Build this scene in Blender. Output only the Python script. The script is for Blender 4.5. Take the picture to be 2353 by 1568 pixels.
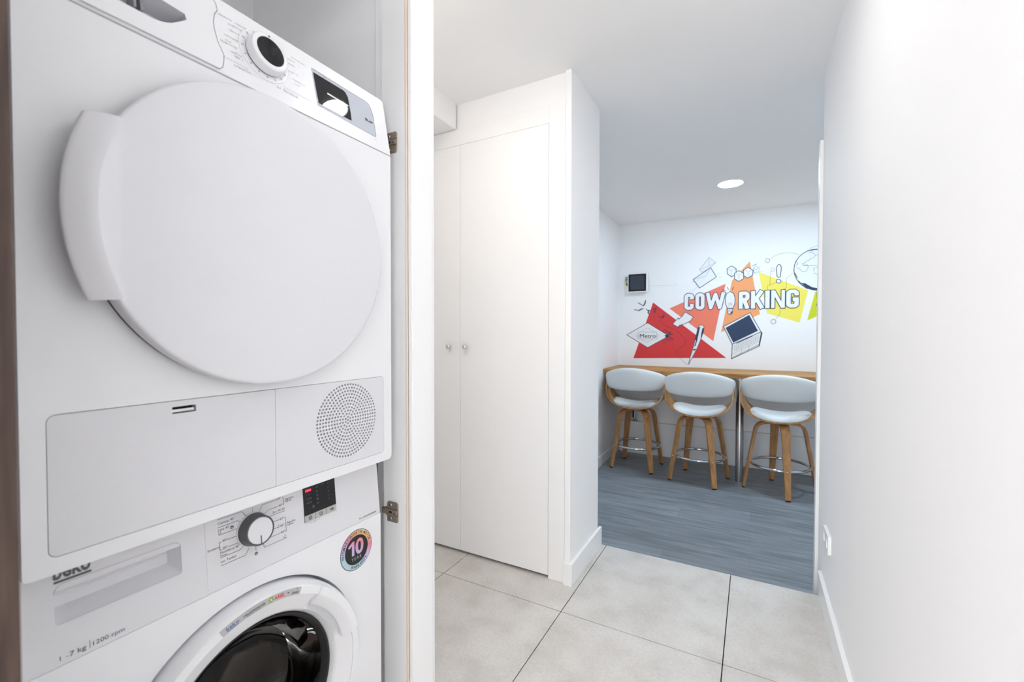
import bpy, math, random
from mathutils import Vector, Matrix
from mathutils.geometry import tessellate_polygon
random.seed(7)
R = math.radians
for o in list(bpy.data.objects): bpy.data.objects.remove(o)
scene = bpy.context.scene
COL = scene.collection

# ------------------------------------------------------------------ camera, world, exposure
cam_data = bpy.data.cameras.new('camera'); cam_data.sensor_width = 36.0; cam_data.sensor_fit = 'HORIZONTAL'
cam_data.lens = 1013.2 / 2353 * 36.0
cam_data.clip_start = 0.02
cam_data.dof.use_dof = True; cam_data.dof.focus_distance = 1.45; cam_data.dof.aperture_fstop = 4.2
camera = bpy.data.objects.new('camera', cam_data); COL.objects.link(camera)
yaw, pitch, roll = R(28.630), R(-1.078), R(0.064)
fw = Vector((-math.sin(yaw) * math.cos(pitch), math.cos(yaw) * math.cos(pitch), math.sin(pitch)))
rt = Vector((math.cos(yaw), math.sin(yaw), 0)); up = rt.cross(fw)
r2 = rt * math.cos(roll) + up * math.sin(roll); u2 = -rt * math.sin(roll) + up * math.cos(roll)
M = Matrix.Identity(4)
for i in range(3):
    M[i][0] = r2[i]; M[i][1] = u2[i]; M[i][2] = -fw[i]
M[0][3], M[1][3], M[2][3] = 0, 0, 1.14
camera.matrix_world = M
scene.camera = camera
world = bpy.data.worlds.new('world'); scene.world = world; world.use_nodes = True
world.node_tree.nodes['Background'].inputs[0].default_value = (1, 1, 1, 1)
world.node_tree.nodes['Background'].inputs[1].default_value = 1.72  # plain white world added as fill light, entering through the hallway's open rear end
vs = scene.view_settings
vs.view_transform = 'Standard'; vs.look = 'None'; vs.gamma = 1.0; vs.use_curve_mapping = False
vs.exposure = 1.78
scene.display_settings.display_device = 'sRGB'
try:
    scene.cycles.max_bounces = 12; scene.cycles.diffuse_bounces = 10; scene.cycles.glossy_bounces = 4
    scene.cycles.transmission_bounces = 8; scene.cycles.caustics_reflective = False; scene.cycles.caustics_refractive = False
    scene.cycles.sample_clamp_indirect = 6.0
except Exception: pass
# lamp strengths (each lamp is built further down with its diffuser giving off the light)
HALL_LIGHT, BACK_LIGHT, ROOM_LIGHT, CORRIDOR_LIGHT = 35.0, 22.0, 55.0, 15.0

# ------------------------------------------------------------------ materials
def srgb(r, g, b):
    f = lambda c: ((c / 255) / 12.92) if c / 255 <= .04045 else (((c / 255) + .055) / 1.055) ** 2.4
    return (f(r), f(g), f(b), 1)
def mat(name, col, rough=.5, metal=0., coat=0., spec=.5, emit=None, es=0., trans=0., ior=1.45):
    m = bpy.data.materials.new(name); m.use_nodes = True
    b = m.node_tree.nodes['Principled BSDF']
    b.inputs['Base Color'].default_value = col; b.inputs['Roughness'].default_value = rough
    b.inputs['Metallic'].default_value = metal; b.inputs['Coat Weight'].default_value = coat
    b.inputs['Specular IOR Level'].default_value = spec; b.inputs['IOR'].default_value = ior
    b.inputs['Transmission Weight'].default_value = trans
    if emit: b.inputs['Emission Color'].default_value = emit; b.inputs['Emission Strength'].default_value = es
    return m
def nodes(m): return m.node_tree.nodes, m.node_tree.links, m.node_tree.nodes['Principled BSDF']
def add_bump(m, scale, strength, dist=.001, stretch=(1, 1, 1), detail=3):
    n, l, b = nodes(m)
    tc = n.new('ShaderNodeTexCoord'); mp = n.new('ShaderNodeMapping'); mp.inputs['Scale'].default_value = stretch
    no = n.new('ShaderNodeTexNoise'); no.inputs['Scale'].default_value = scale; no.inputs['Detail'].default_value = detail
    bu = n.new('ShaderNodeBump'); bu.inputs['Strength'].default_value = strength; bu.inputs['Distance'].default_value = dist
    l.new(tc.outputs['Object'], mp.inputs['Vector']); l.new(mp.outputs['Vector'], no.inputs['Vector'])
    l.new(no.outputs['Fac'], bu.inputs['Height']); l.new(bu.outputs['Normal'], b.inputs['Normal'])
    return m
def ramp_mat(name, stops, scale, stretch, rough=.5, detail=6, dist=0., coat=0., bump=0., rot=(0, 0, 0)):
    m = mat(name, (.5, .5, .5, 1), rough, coat=coat); n, l, b = nodes(m)
    tc = n.new('ShaderNodeTexCoord'); mp = n.new('ShaderNodeMapping'); mp.inputs['Scale'].default_value = stretch
    mp.inputs['Rotation'].default_value = rot
    no = n.new('ShaderNodeTexNoise'); no.inputs['Scale'].default_value = scale; no.inputs['Detail'].default_value = detail
    no.inputs['Distortion'].default_value = dist
    cr = n.new('ShaderNodeValToRGB')
    while len(cr.color_ramp.elements) < len(stops): cr.color_ramp.elements.new(.5)
    for e, (p, c) in zip(cr.color_ramp.elements, stops): e.position = p; e.color = c
    l.new(tc.outputs['Object'], mp.inputs['Vector']); l.new(mp.outputs['Vector'], no.inputs['Vector'])
    l.new(no.outputs['Fac'], cr.inputs['Fac']); l.new(cr.outputs['Color'], b.inputs['Base Color'])
    if bump:
        bu = n.new('ShaderNodeBump'); bu.inputs['Strength'].default_value = bump; bu.inputs['Distance'].default_value = .001
        l.new(no.outputs['Fac'], bu.inputs['Height']); l.new(bu.outputs['Normal'], b.inputs['Normal'])
    return m
def planks(m, col_in, bw, bh, mortar=.002, contrast=.16, along='x', mortar_dark=.45):
    """multiply a base colour by a per-plank tone and a thin joint"""
    n, l, b = nodes(m)
    tc = n.new('ShaderNodeTexCoord'); mp = n.new('ShaderNodeMapping')
    if along == 'y': mp.inputs['Rotation'].default_value = (0, 0, R(90))
    br = n.new('ShaderNodeTexBrick'); br.inputs['Scale'].default_value = 1
    br.inputs['Brick Width'].default_value = bw; br.inputs['Row Height'].default_value = bh
    br.inputs['Mortar Size'].default_value = mortar; br.inputs['Mortar Smooth'].default_value = .2
    br.inputs['Bias'].default_value = 0; br.offset = .37
    br.inputs['Color1'].default_value = (1 - contrast,) * 3 + (1,); br.inputs['Color2'].default_value = (1 + contrast,) * 3 + (1,)
    br.inputs['Mortar'].default_value = (mortar_dark,) * 3 + (1,)
    mx = n.new('ShaderNodeMix'); mx.data_type = 'RGBA'; mx.blend_type = 'MULTIPLY'; mx.inputs[0].default_value = 1
    l.new(tc.outputs['Object'], mp.inputs['Vector']); l.new(mp.outputs['Vector'], br.inputs['Vector'])
    l.new(col_in, mx.inputs[6]); l.new(br.outputs['Color'], mx.inputs[7]); l.new(mx.outputs[2], b.inputs['Base Color'])

WALL = add_bump(mat('wall_paint', (.90, .90, .905, 1), .75, spec=.3), 60, .05)
CEIL = add_bump(mat('ceiling_paint', (.88, .88, .88, 1), .85, spec=.2), 50, .04)
LACQ = mat('white_lacquer', (.89, .89, .89, 1), .28, spec=.45)
APPL = mat('appliance_white', (.80, .805, .825, 1), .24, coat=.25)
APPLM = mat('appliance_white_matte', (.70, .70, .725, 1), .36)
APPLG = mat('light_grey_plastic', (.62, .62, .65, 1), .35)
SILV = mat('silver_plastic', (.50, .53, .59, 1), .55, spec=.2)
DGREY = mat('dark_grey_plastic', (.02, .02, .022, 1), .42, spec=.3)
CHGREY = mat('knob_grey', (.11, .11, .115, 1), .35, metal=.3)
BLACKG = mat('black_glass', (.008, .008, .01, 1), .02)
INK = mat('grey_ink', (.10, .10, .11, 1), .5)
INKL = mat('pale_grey_ink', (.32, .32, .34, 1), .5)
INKP = mat('faint_grey_ink', (.46, .46, .48, 1), .5)
NAVYINK = mat('navy_ink', (.015, .02, .07, 1), .5)
BLUEINK = mat('blue_ink', (.02, .10, .38, 1), .5)
REDINK = mat('red_ink', (.75, .015, .03, 1), .5)
GREENINK = mat('green_ink', (.12, .45, .06, 1), .5)
YELLOWINK = mat('yellow_ink', (.85, .75, .15, 1), .5)
REFLWHITE = mat('reflection_white', (.82, .82, .82, 1), .5)
LEDRED = mat('red_led', (.5, .0, .02, 1), .4, emit=(1, .02, .05, 1), es=1.6)
DIMLED = mat('unlit_marks', (.07, .065, .07, 1), .5)
STICK = mat('silver_sticker', (.50, .50, .49, 1), .3, metal=.25)
GAP = mat('dark_gap', (.03, .03, .035, 1), .8)
STEEL = mat('brushed_steel', (.42, .41, .40, 1), .3, metal=1.)
CHROME = mat('chrome', (.72, .73, .74, 1), .09, metal=1.)
BRONZE = mat('nickel_hinge', (.40, .325, .26, 1), .36, metal=.6)
BRASS = mat('raw_mdf_edge', srgb(226, 212, 198), .7)
LEATHER = add_bump(mat('white_leather', (.74, .76, .76, 1), .5), 260, .12)
RUBBER = mat('black_rubber', (.02, .02, .02, 1), .7)
DRUM = mat('drum_steel', (.13, .105, .085, 1), .3, metal=1.)
GLASS = mat('tinted_glass', (.5, .5, .5, 1), .02)
n_, l_, b_ = nodes(GLASS)
gt = n_.new('ShaderNodeBsdfTransparent'); gt.inputs[0].default_value = (.60, .57, .54, 1)
gg = n_.new('ShaderNodeBsdfGlossy'); gg.inputs['Roughness'].default_value = .015
gf = n_.new('ShaderNodeFresnel'); gf.inputs['IOR'].default_value = 1.35; gm = n_.new('ShaderNodeMixShader')
l_.new(gf.outputs[0], gm.inputs[0]); l_.new(gt.outputs[0], gm.inputs[1]); l_.new(gg.outputs[0], gm.inputs[2])
l_.new(gm.outputs[0], n_['Material Output'].inputs['Surface'])
LAMP_C = mat('lamp_cool', (1, 1, 1, 1), .5, emit=(.66, .84, 1, 1), es=ROOM_LIGHT)
LAMP_H = mat('lamp_neutral', (1, 1, 1, 1), .5, emit=(1, .985, .99, 1), es=HALL_LIGHT)
LAMP_B = mat('lamp_neutral_rear', (1, 1, 1, 1), .5, emit=(.97, .98, 1, 1), es=BACK_LIGHT)
LAMP_W = mat('lamp_warm', (1, 1, 1, 1), .5, emit=(1, .90, .79, 1), es=CORRIDOR_LIGHT)
BROWN = ramp_mat('brown_oak', [(.3, srgb(42, 29, 24)), (.5, srgb(62, 46, 38)), (.72, srgb(82, 65, 56))], 9, (14, 14, .9), .6, bump=.25)
OAK = ramp_mat('bent_oak', [(.3, srgb(158, 110, 66)), (.55, srgb(186, 136, 86)), (.75, srgb(202, 156, 106))], 6, (9, 9, 1.1), .4, coat=.15)
WORKTOP = ramp_mat('butcher_block', [(.3, srgb(150, 102, 52)), (.55, srgb(182, 136, 80)), (.75, srgb(200, 156, 100))], 5, (1.2, 10, 10), .6)
n, l, b = nodes(WORKTOP); planks(WORKTOP, b.inputs['Base Color'].links[0].from_socket, .34, .048, .0004, .15)
VINYL = ramp_mat('grey_plank_vinyl', [(.28, srgb(112, 119, 125)), (.5, srgb(134, 141, 147)), (.74, srgb(156, 162, 167))], 3.2, (.8, 8.5, 1), .45, detail=6, dist=1.1, bump=.05)
n, l, b = nodes(VINYL); planks(VINYL, b.inputs['Base Color'].links[0].from_socket, 1.22, .18, .0012, .10, mortar_dark=.72)
TILE = ramp_mat('stone_tile', [(.3, srgb(202, 197, 191)), (.5, srgb(213, 209, 204)), (.7, srgb(220, 217, 213))], 7, (1, 1, 1), .45, detail=15, dist=.15, bump=.05)
n, l, b = nodes(TILE)
tc = n.new('ShaderNodeTexCoord'); n2 = n.new('ShaderNodeTexNoise'); n2.inputs['Scale'].default_value = 90; n2.inputs['Detail'].default_value = 8; n2.inputs['Roughness'].default_value = .7
c2 = n.new('ShaderNodeValToRGB'); c2.color_ramp.elements[0].position = .3; c2.color_ramp.elements[0].color = (.86, .855, .85, 1); c2.color_ramp.elements[1].position = .6; c2.color_ramp.elements[1].color = (1, 1, 1, 1)
mx = n.new('ShaderNodeMix'); mx.data_type = 'RGBA'; mx.blend_type = 'MULTIPLY'; mx.inputs[0].default_value = 1
src = b.inputs['Base Color'].links[0].from_socket
l.new(tc.outputs['Object'], n2.inputs['Vector']); l.new(n2.outputs['Fac'], c2.inputs['Fac']); l.new(src, mx.inputs[6]); l.new(c2.outputs[0], mx.inputs[7]); l.new(mx.outputs[2], b.inputs['Base Color'])
GROUT = mat('dark_grout', (.04, .04, .045, 1), .9)
def paint(name, r, g, b_): return mat(name, srgb(r, g, b_), .6)
MUR = dict(red=paint('mural_red', 214, 58, 60), salmon=paint('mural_salmon', 242, 128, 104), orange=paint('mural_orange', 245, 164, 108),
           yellow=paint('mural_yellow', 243, 228, 100), lime=paint('mural_lime', 206, 212, 36))
MWHITE = mat('mural_white', (.84, .85, .86, 1), .7)
MINK = mat('mural_ink', srgb(44, 62, 92), .6)
# iridescent foil of the warranty badge: colour follows the place on the sticker
IRID = mat('iridescent_foil', (.8, .8, .8, 1), .3, metal=.2)
n, l, b = nodes(IRID)
tc = n.new('ShaderNodeTexCoord'); sx = n.new('ShaderNodeSeparateXYZ'); ma = n.new('ShaderNodeMath'); ma.operation = 'MULTIPLY_ADD'
cr = n.new('ShaderNodeValToRGB'); mv = n.new('ShaderNodeMapRange')
l.new(tc.outputs['Object'], sx.inputs[0]); ma.inputs[1].default_value = .55
l.new(sx.outputs['Y'], ma.inputs[0]); l.new(sx.outputs['Z'], ma.inputs[2])
IRID_RANGE = mv
l.new(ma.outputs[0], mv.inputs['Value']); l.new(mv.outputs[0], cr.inputs['Fac']); l.new(cr.outputs[0], b.inputs['Base Color'])
for i in range(5): cr.color_ramp.elements.new(.5)
for e, (p, c) in zip(cr.color_ramp.elements, [(0, (205, 208, 212)), (.24, (172, 212, 222)), (.42, (200, 190, 224)), (.55, (216, 168, 208)), (.68, (230, 140, 160)), (.82, (238, 188, 138)), (1, (236, 220, 180))]):
    e.position = p; e.color = srgb(*c)

# ------------------------------------------------------------------ geometry helpers
class Fr:
    """a local frame: point(a, b, c) = origin + a*u + b*v + c*w"""
    def __init__(s, o, u, v, w): s.o = Vector(o); s.u = Vector(u).normalized(); s.v = Vector(v).normalized(); s.w = Vector(w).normalized()
    def __call__(s, a, b, c=0.): return s.o + s.u * a + s.v * b + s.w * c
WORLD = Fr((0, 0, 0), (1, 0, 0), (0, 1, 0), (0, 0, 1))
class MB:
    def __init__(s): s.v = []; s.f = []; s.smooth = []
    def add(s, vs, fs, smooth=False):
        k = len(s.v); s.v += [Vector(p) for p in vs]; s.f += [tuple(i + k for i in f) for f in fs]; s.smooth += [smooth] * len(fs); return s
    def box(s, x0, x1, y0, y1, z0, z1):
        p = [(x0, y0, z0), (x1, y0, z0), (x1, y1, z0), (x0, y1, z0), (x0, y0, z1), (x1, y0, z1), (x1, y1, z1), (x0, y1, z1)]
        return s.add(p, [(0, 3, 2, 1), (4, 5, 6, 7), (0, 1, 5, 4), (1, 2, 6, 5), (2, 3, 7, 6), (3, 0, 4, 7)])
    def prism(s, fr, poly, c0, c1, holes=()):
        """extrude a polygon (with holes) in the frame from depth c0 to c1 (c1 outward)"""
        loops = [list(poly)] + [list(h) for h in holes]
        flat = [q for L in loops for q in L]
        tris = tessellate_polygon([[Vector((a, b, 0)) for a, b in L] for L in loops])
        n = len(flat); vs = [fr(a, b, c1) for a, b in flat] + [fr(a, b, c0) for a, b in flat]; fs = []
        for t in tris:
            a, b, c = [Vector((*flat[i], 0)) for i in t]
            t = tuple(t) if (b - a).cross(c - a).z > 0 else tuple(reversed(t))
            fs.append(t); fs.append(tuple(i + n for i in reversed(t)))
        k = 0
        for j, L in enumerate(loops):
            m = len(L); area = sum(L[i][0] * L[(i + 1) % m][1] - L[(i + 1) % m][0] * L[i][1] for i in range(m))
            flip = (area > 0) != (j == 0)
            for i in range(m):
                a, b = k + i, k + (i + 1) % m
                q = (a, a + n, b + n, b) if not flip else (b, b + n, a + n, a)
                fs.append(q)
            k += m
        return s.add(vs, fs)
    def flat(s, fr, poly, c):
        tris = tessellate_polygon([[Vector((a, b, 0)) for a, b in poly]]); fs = []
        for t in tris:
            a, b, d = [Vector((*poly[i], 0)) for i in t]
            fs.append(tuple(t) if (b - a).cross(d - a).z > 0 else tuple(reversed(t)))
        return s.add([fr(a, b, c) for a, b in poly], fs)
    def line(s, fr, pts, w, c, closed=False):
        """flat ribbon of width w through pts in a frame"""
        pts = list(pts)
        for i in range(len(pts) - (0 if closed else 1)):
            a = Vector(pts[i]); b = Vector(pts[(i + 1) % len(pts)]); d = b - a
            if d.length < 1e-7: continue
            d.normalize(); nn = Vector((-d.y, d.x)) * w / 2; e = d * w * .35
            q = [a - e - nn, b + e - nn, b + e + nn, a - e + nn]
            s.add([fr(p.x, p.y, c + (i % 2) * 1.5e-5) for p in q], [(0, 1, 2, 3)])
        return s
    def lathe(s, fr, prof, n=48, a0=0., a1=360., close=False):
        """prof = [(radius, height along w)]"""
        full = abs(a1 - a0) >= 359.9; m = n if full else n + 1; vs = []; fs = []
        for i in range(m):
            t = R(a0 + (a1 - a0) * i / n)
            for r, h in prof: vs.append(fr(r * math.cos(t), r * math.sin(t), h))
        k = len(prof)
        for i in range(n):
            j = (i + 1) % m
            for q in range(k - 1 + (1 if close else 0)):
                q2 = (q + 1) % k
                fs.append((i * k + q, j * k + q, j * k + q2, i * k + q2))
        return s.add(vs, fs, True)
    def tube(s, pts, r, n=10, closed=False, caps=True):
        pts = [Vector(p) for p in pts]; m = len(pts); vs = []; fs = []; prev = None
        for i, p in enumerate(pts):
            t = (pts[(i + 1) % m] - pts[i - 1]) if closed else (pts[min(i + 1, m - 1)] - pts[max(i - 1, 0)])
            t.normalize()
            a = prev - t * prev.dot(t) if prev is not None else t.orthogonal()
            a.normalize(); prev = a; b = t.cross(a)
            rr = r[i] if isinstance(r, (list, tuple)) else r
            vs += [p + (a * math.cos(2 * math.pi * k / n) + b * math.sin(2 * math.pi * k / n)) * rr for k in range(n)]
        for i in range(m if closed else m - 1):
            j = (i + 1) % m
            fs += [(i * n + k, i * n + (k + 1) % n, j * n + (k + 1) % n, j * n + k) for k in range(n)]
        if caps and not closed: fs += [tuple(reversed(range(n))), tuple((m - 1) * n + k for k in range(n))]
        return s.add(vs, fs, True)
    def sweep(s, rings, caps=True, closed_ring=True, smooth=True):
        """join successive rings of points"""
        n = len(rings[0]); vs = [p for r_ in rings for p in r_]; fs = []
        for i in range(len(rings) - 1):
            for k in range(n if closed_ring else n - 1):
                fs.append((i * n + k, i * n + (k + 1) % n, (i + 1) * n + (k + 1) % n, (i + 1) * n + k))
        if caps: fs += [tuple(reversed(range(n))), tuple((len(rings) - 1) * n + k for k in range(n))]
        return s.add(vs, fs, smooth)
    def text(s, fr, txt, x, y, h, c, width=None, bold=0., slant=0., align='LEFT', rot=0.):
        """printed lettering, h = cap height; width squeezes it to a length"""
        g = glyphs(txt, bold)
        if not g: return s
        vs, fs, x0, x1, cap = g
        k = h / cap; kx = (width / (x1 - x0)) if width else k
        off = {'LEFT': -x0 * kx, 'CENTER': -(x0 + x1) / 2 * kx, 'RIGHT': -x1 * kx}[align]
        ca, sa = math.cos(rot), math.sin(rot); out = []
        for a, b in vs:
            p, q = a * kx + off + slant * b * k, b * k
            out.append(fr(x + p * ca - q * sa, y + p * sa + q * ca, c))
        return s.add(out, fs)
    def arc_text(s, fr, txt, cx, cy, r, h, c, th0, th1, bold=0., slant=0., flip=False):
        ws = [(glyphs(ch, bold) or (0, 0, 0, .3, 1)) for ch in txt]
        adv = [max(w[3] - w[2], .12) + .09 if ch != ' ' else .3 for ch, w in zip(txt, ws)]
        tot = sum(adv); pos = 0
        for ch, a in zip(txt, adv):
            t = R(th0 + (th1 - th0) * (pos + a / 2) / tot); pos += a
            if ch == ' ': continue
            ro = t - math.pi / 2 if not flip else t + math.pi / 2
            wch = abs(R(th1 - th0)) * r * (a - .09) / tot
            s.text(fr, ch, cx + r * math.cos(t), cy + r * math.sin(t), h, c, width=wch, bold=bold, slant=slant, align='CENTER', rot=ro)
        return s
_gl = {}
def glyphs(txt, bold):
    key = (txt, bold)
    if key in _gl: return _gl[key]
    def get(t, bd):
        cu = bpy.data.curves.new('lettering', 'FONT'); cu.body = t; cu.size = 1; cu.offset = bd; cu.resolution_u = 3
        ob = bpy.data.objects.new('lettering', cu); me = ob.to_mesh()
        v = [(p.co.x, p.co.y) for p in me.vertices]; f = [tuple(q.vertices) for q in me.polygons]
        ob.to_mesh_clear(); bpy.data.objects.remove(ob); bpy.data.curves.remove(cu)
        return v, f
    v, f = get(txt, bold)
    if not v: _gl[key] = None; return None
    if '_cap' not in _gl:
        hv, _ = get('H', 0.); _gl['_cap'] = max(p[1] for p in hv)
    fx = []
    for q in f:
        ar = sum(v[q[i]][0] * v[q[(i + 1) % len(q)]][1] - v[q[(i + 1) % len(q)]][0] * v[q[i]][1] for i in range(len(q)))
        fx.append(q if ar > 0 else tuple(reversed(q)))
    _gl[key] = (v, fx, min(p[0] for p in v), max(p[0] for p in v), _gl['_cap'])
    return _gl[key]
def rrect(x0, x1, y0, y1, r, n=5):
    if isinstance(r, (int, float)): r = (r,) * 4           # corners: bl, br, tr, tl
    out = []
    for (cx, cy, a, q) in ((x0, y0, 180, r[0]), (x1, y0, 270, r[1]), (x1, y1, 0, r[2]), (x0, y1, 90, r[3])):
        sx = 1 if cx == x0 else -1; sy = 1 if cy == y0 else -1
        if q <= 0: out.append((cx, cy)); continue
        for i in range(n + 1):
            t = R(a + 90 * i / n); out.append((cx + sx * q + q * math.cos(t), cy + sy * q + q * math.sin(t)))
    return out
def circle(cx, cy, r, n=48): return [(cx + r * math.cos(2 * math.pi * i / n), cy + r * math.sin(2 * math.pi * i / n)) for i in range(n)]

def smooth_path(pts, k=4):
    """Catmull-Rom through tuples of any length"""
    out = []; n = len(pts)
    for i in range(n - 1):
        p0, p1, p2, p3 = pts[max(0, i - 1)], pts[i], pts[i + 1], pts[min(n - 1, i + 2)]
        for j in range(k):
            t = j / k
            out.append(tuple(.5 * (2 * b_ + (c_ - a_) * t + (2 * a_ - 5 * b_ + 4 * c_ - d_) * t * t + (3 * b_ - a_ - 3 * c_ + d_) * t ** 3) for a_, b_, c_, d_ in zip(p0, p1, p2, p3)))
    out.append(tuple(pts[-1])); return out
ORIGIN = {}
def thing(name, label, cat, loc=(0, 0, 0), group=None, kind=None):
    o = bpy.data.objects.new(name, None); COL.objects.link(o); o.location = loc; o.empty_display_size = .05
    ORIGIN[o.name] = Vector(loc); o['label'] = label; o['category'] = cat
    if group: o['group'] = group
    if kind: o['kind'] = kind
    return o
def obj(name, mb, m, parent=None, bevel=0., label=None, cat=None, group=None, kind=None, subsurf=0, seg=2, loc=None, autosmooth=True):
    base = ORIGIN[parent.name] if parent else Vector(loc or (0, 0, 0))
    me = bpy.data.meshes.new(name); me.from_pydata([tuple(p - base) for p in mb.v], [], mb.f); me.validate(); me.update()
    ms = m if isinstance(m, list) else [m]
    for q in ms: me.materials.append(q)
    if len(mb.smooth) == len(me.polygons): me.polygons.foreach_set('use_smooth', mb.smooth)
    o = bpy.data.objects.new(name, me); COL.objects.link(o)
    if parent: o.parent = parent
    else: o.location = base
    ORIGIN[o.name] = base
    if bevel:
        md = o.modifiers.new('bevel', 'BEVEL'); md.width = bevel; md.segments = seg; md.limit_method = 'ANGLE'; md.angle_limit = R(35)
    if autosmooth and any(mb.smooth) and not bevel:
        md = o.modifiers.new('split', 'EDGE_SPLIT'); md.split_angle = R(42)
    if subsurf:
        md = o.modifiers.new('subsurf', 'SUBSURF'); md.levels = subsurf; md.render_levels = subsurf
    if label: o['label'] = label
    if cat: o['category'] = cat
    if group: o['group'] = group
    if kind: o['kind'] = kind
    return o
def struct(name, mb, m, label, cat, bevel=0., loc=None):
    return obj(name, mb, m, None, bevel, label, cat, None, 'structure', loc=loc)

# ------------------------------------------------------------------ the setting
T_X0, T_PITCH, T_Y0 = -.677, .597, 1.66
tiles = MB(); g = .0018
xs = sorted([T_X0 + T_PITCH * k for k in range(-3, 2)]); xs = [-2.4] + [x for x in xs if -2.4 < x < .27] + [.275]
ys = [-1.6] + [T_Y0 - 1.2 * k for k in range(2, -1, -1)] + [2.30 + g]
for i in range(len(xs) - 1):
    for j in range(len(ys) - 1):
        tiles.box(xs[i] + g, xs[i + 1] - g, ys[j] + g, ys[j + 1] - g, -.012, 0)
fl = struct('floor', tiles, TILE, 'large pale grey stone look floor tiles with dark joints', 'floor', bevel=.0006)
obj('grout', MB().box(-2.4, .275, -1.6, 2.2985, -.15, -.004), GROUT, fl, label='dark grout bed')
struct('floor.001', MB().box(-1.43, 1.7, 2.2, 4.95, -.26, -.15), VINYL, 'grey wood plank vinyl floor under the bar stools', 'floor')
struct('ceiling', MB().box(-2.5, 1.8, -1.6, 4.95, 2.31, 2.42), CEIL, 'plain white ceiling over hallway and coworking room', 'ceiling')
struct('wall_right', MB().box(.275, .40, -1.6, 2.45, -.15, 2.31), WALL, 'blank white wall along the right side of the hallway', 'wall')
wb = struct('wall_back', MB().box(-1.43, 1.7, 4.82, 4.95, -.15, 2.31), WALL, 'white end wall of the coworking room carrying the painted mural', 'wall')
struct('trim_1', MB().box(-1.262, 1.6, 4.77, 4.82, -.15, .192), WALL, 'low white boxed ledge along the wall under the counter', 'ledge', bevel=.003)
struct('wall_left', MB().box(-1.43, -1.29, 2.265, 4.82, -.15, 2.31), WALL, 'white side wall left of the bar counter', 'wall')
struct('wall_far_right', MB().box(1.6, 1.7, 2.35, 4.82, -.15, 2.31), WALL, 'white side wall closing the coworking room on the right', 'wall')
struct('wall_inner_right', MB().box(.40, 1.7, 2.35, 2.45, -.15, 2.31), WALL, 'white wall between hallway side and coworking room', 'wall')
struct('wall_column', MB().box(-.742, -.714, 1.856, 2.265, 0, 2.31).box(-2.4, -.742, 2.20, 2.265, 0, 2.31), WALL, 'white wall end beside the wardrobe at the coworking opening', 'wall', bevel=.003)
struct('wall_over_wardrobe', MB().box(-1.895, -.742, 1.875, 2.2, 2.0975, 2.31), WALL, 'white wall strip above the built-in wardrobe', 'wall')
struct('wall_passage_left', MB().box(-2.4, -1.896, 1.862, 2.2, 0, 2.31), WALL, 'white wall left of the built-in wardrobe in the passage', 'wall')
struct('trim_2', MB().box(-2.4, -1.345, .93, 1.862, 2.1795, 2.31), CEIL, 'boxed white beam under the ceiling left of the wardrobe', 'beam')
struct('wall_laundry', MB().box(-2.4, -.742, .85, .93, 0, 2.31).box(-.86, -.742, .838, .85, 0, 2.31), WALL, 'white wall pier between laundry niche and wardrobe passage', 'wall', bevel=.003)
struct('wall_niche_back', MB().box(-1.52, -1.40, .12, .85, 0, 2.31), WALL, 'plain wall at the back of the laundry niche', 'wall')
struct('wall_near_left', MB().box(-2.4, -.742, .04, .12, 0, 2.31).box(-.86, -.742, -1.6, .04, 0, 2.31), WALL, 'white hallway wall on the near side of the laundry niche', 'wall')
struct('wall_niche_header', MB().box(-.86, -.742, .12, .85, 2.12, 2.31), WALL, 'white wall strip over the laundry niche opening', 'wall')
struct('wall_passage_end', MB().box(-2.5, -2.4, .85, 2.265, 0, 2.31), WALL, 'white wall at the end of the wardrobe passage', 'wall')
struct('baseboard_right', MB().box(.26, .275, -1.6, 2.33, 0, .098), LACQ, 'white skirting board along the right hallway wall', 'baseboard', bevel=.002)
struct('baseboard_column', MB().prism(WORLD, [(-.742, 1.842), (-.70, 1.842), (-.70, 2.29), (-.714, 2.29), (-.714, 1.856), (-.742, 1.856)], 0, .102), LACQ, 'white skirting board wrapped round the wall end by the opening', 'baseboard', bevel=.0015)
struct('baseboard_left', MB().box(-1.29, -1.278, 2.3, 4.77, -.15, -.055), LACQ, 'white skirting board on the wall left of the stools', 'baseboard', bevel=.002)
struct('trim_3', MB().box(.262, .30, 2.452, 2.50, -.15, 2.02), LACQ, 'slim glossy white door jamb at the end of the right wall', 'door jamb', bevel=.002)
struct('added_dark_board', MB().box(-1.39, -.822, .8425, .85, 0, .838), mat('gap_darkening_board', (.018, .018, .02, 1), .7), 'dark grey board added to the niche wall to darken the gap beside the washing machine', 'board')  # added dark sheet that keeps the gap beside the washer dark
lau = struct('trim_4', MB().box(-.742, -.728, .8262, .904, 0, 2.14), LACQ, 'white door casing beside the laundry niche', 'casing', bevel=.0035)
struct('trim_5', MB().box(-.818, -.7445, .82, .838, 0, 2.12), LACQ, 'white lining board of the laundry niche carrying the two hinge plates', 'lining board')
struct('trim_6', MB().box(-.7445, -.7405, .8202, .8258, 0, 2.12), BRASS, 'raw cream edge of the laundry lining board', 'board edge')
struct('trim_7', MB().box(-.818, -.742, .1205, .138, 0, 2.12), LACQ, 'white lining board on the near side of the laundry niche', 'lining board')

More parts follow.
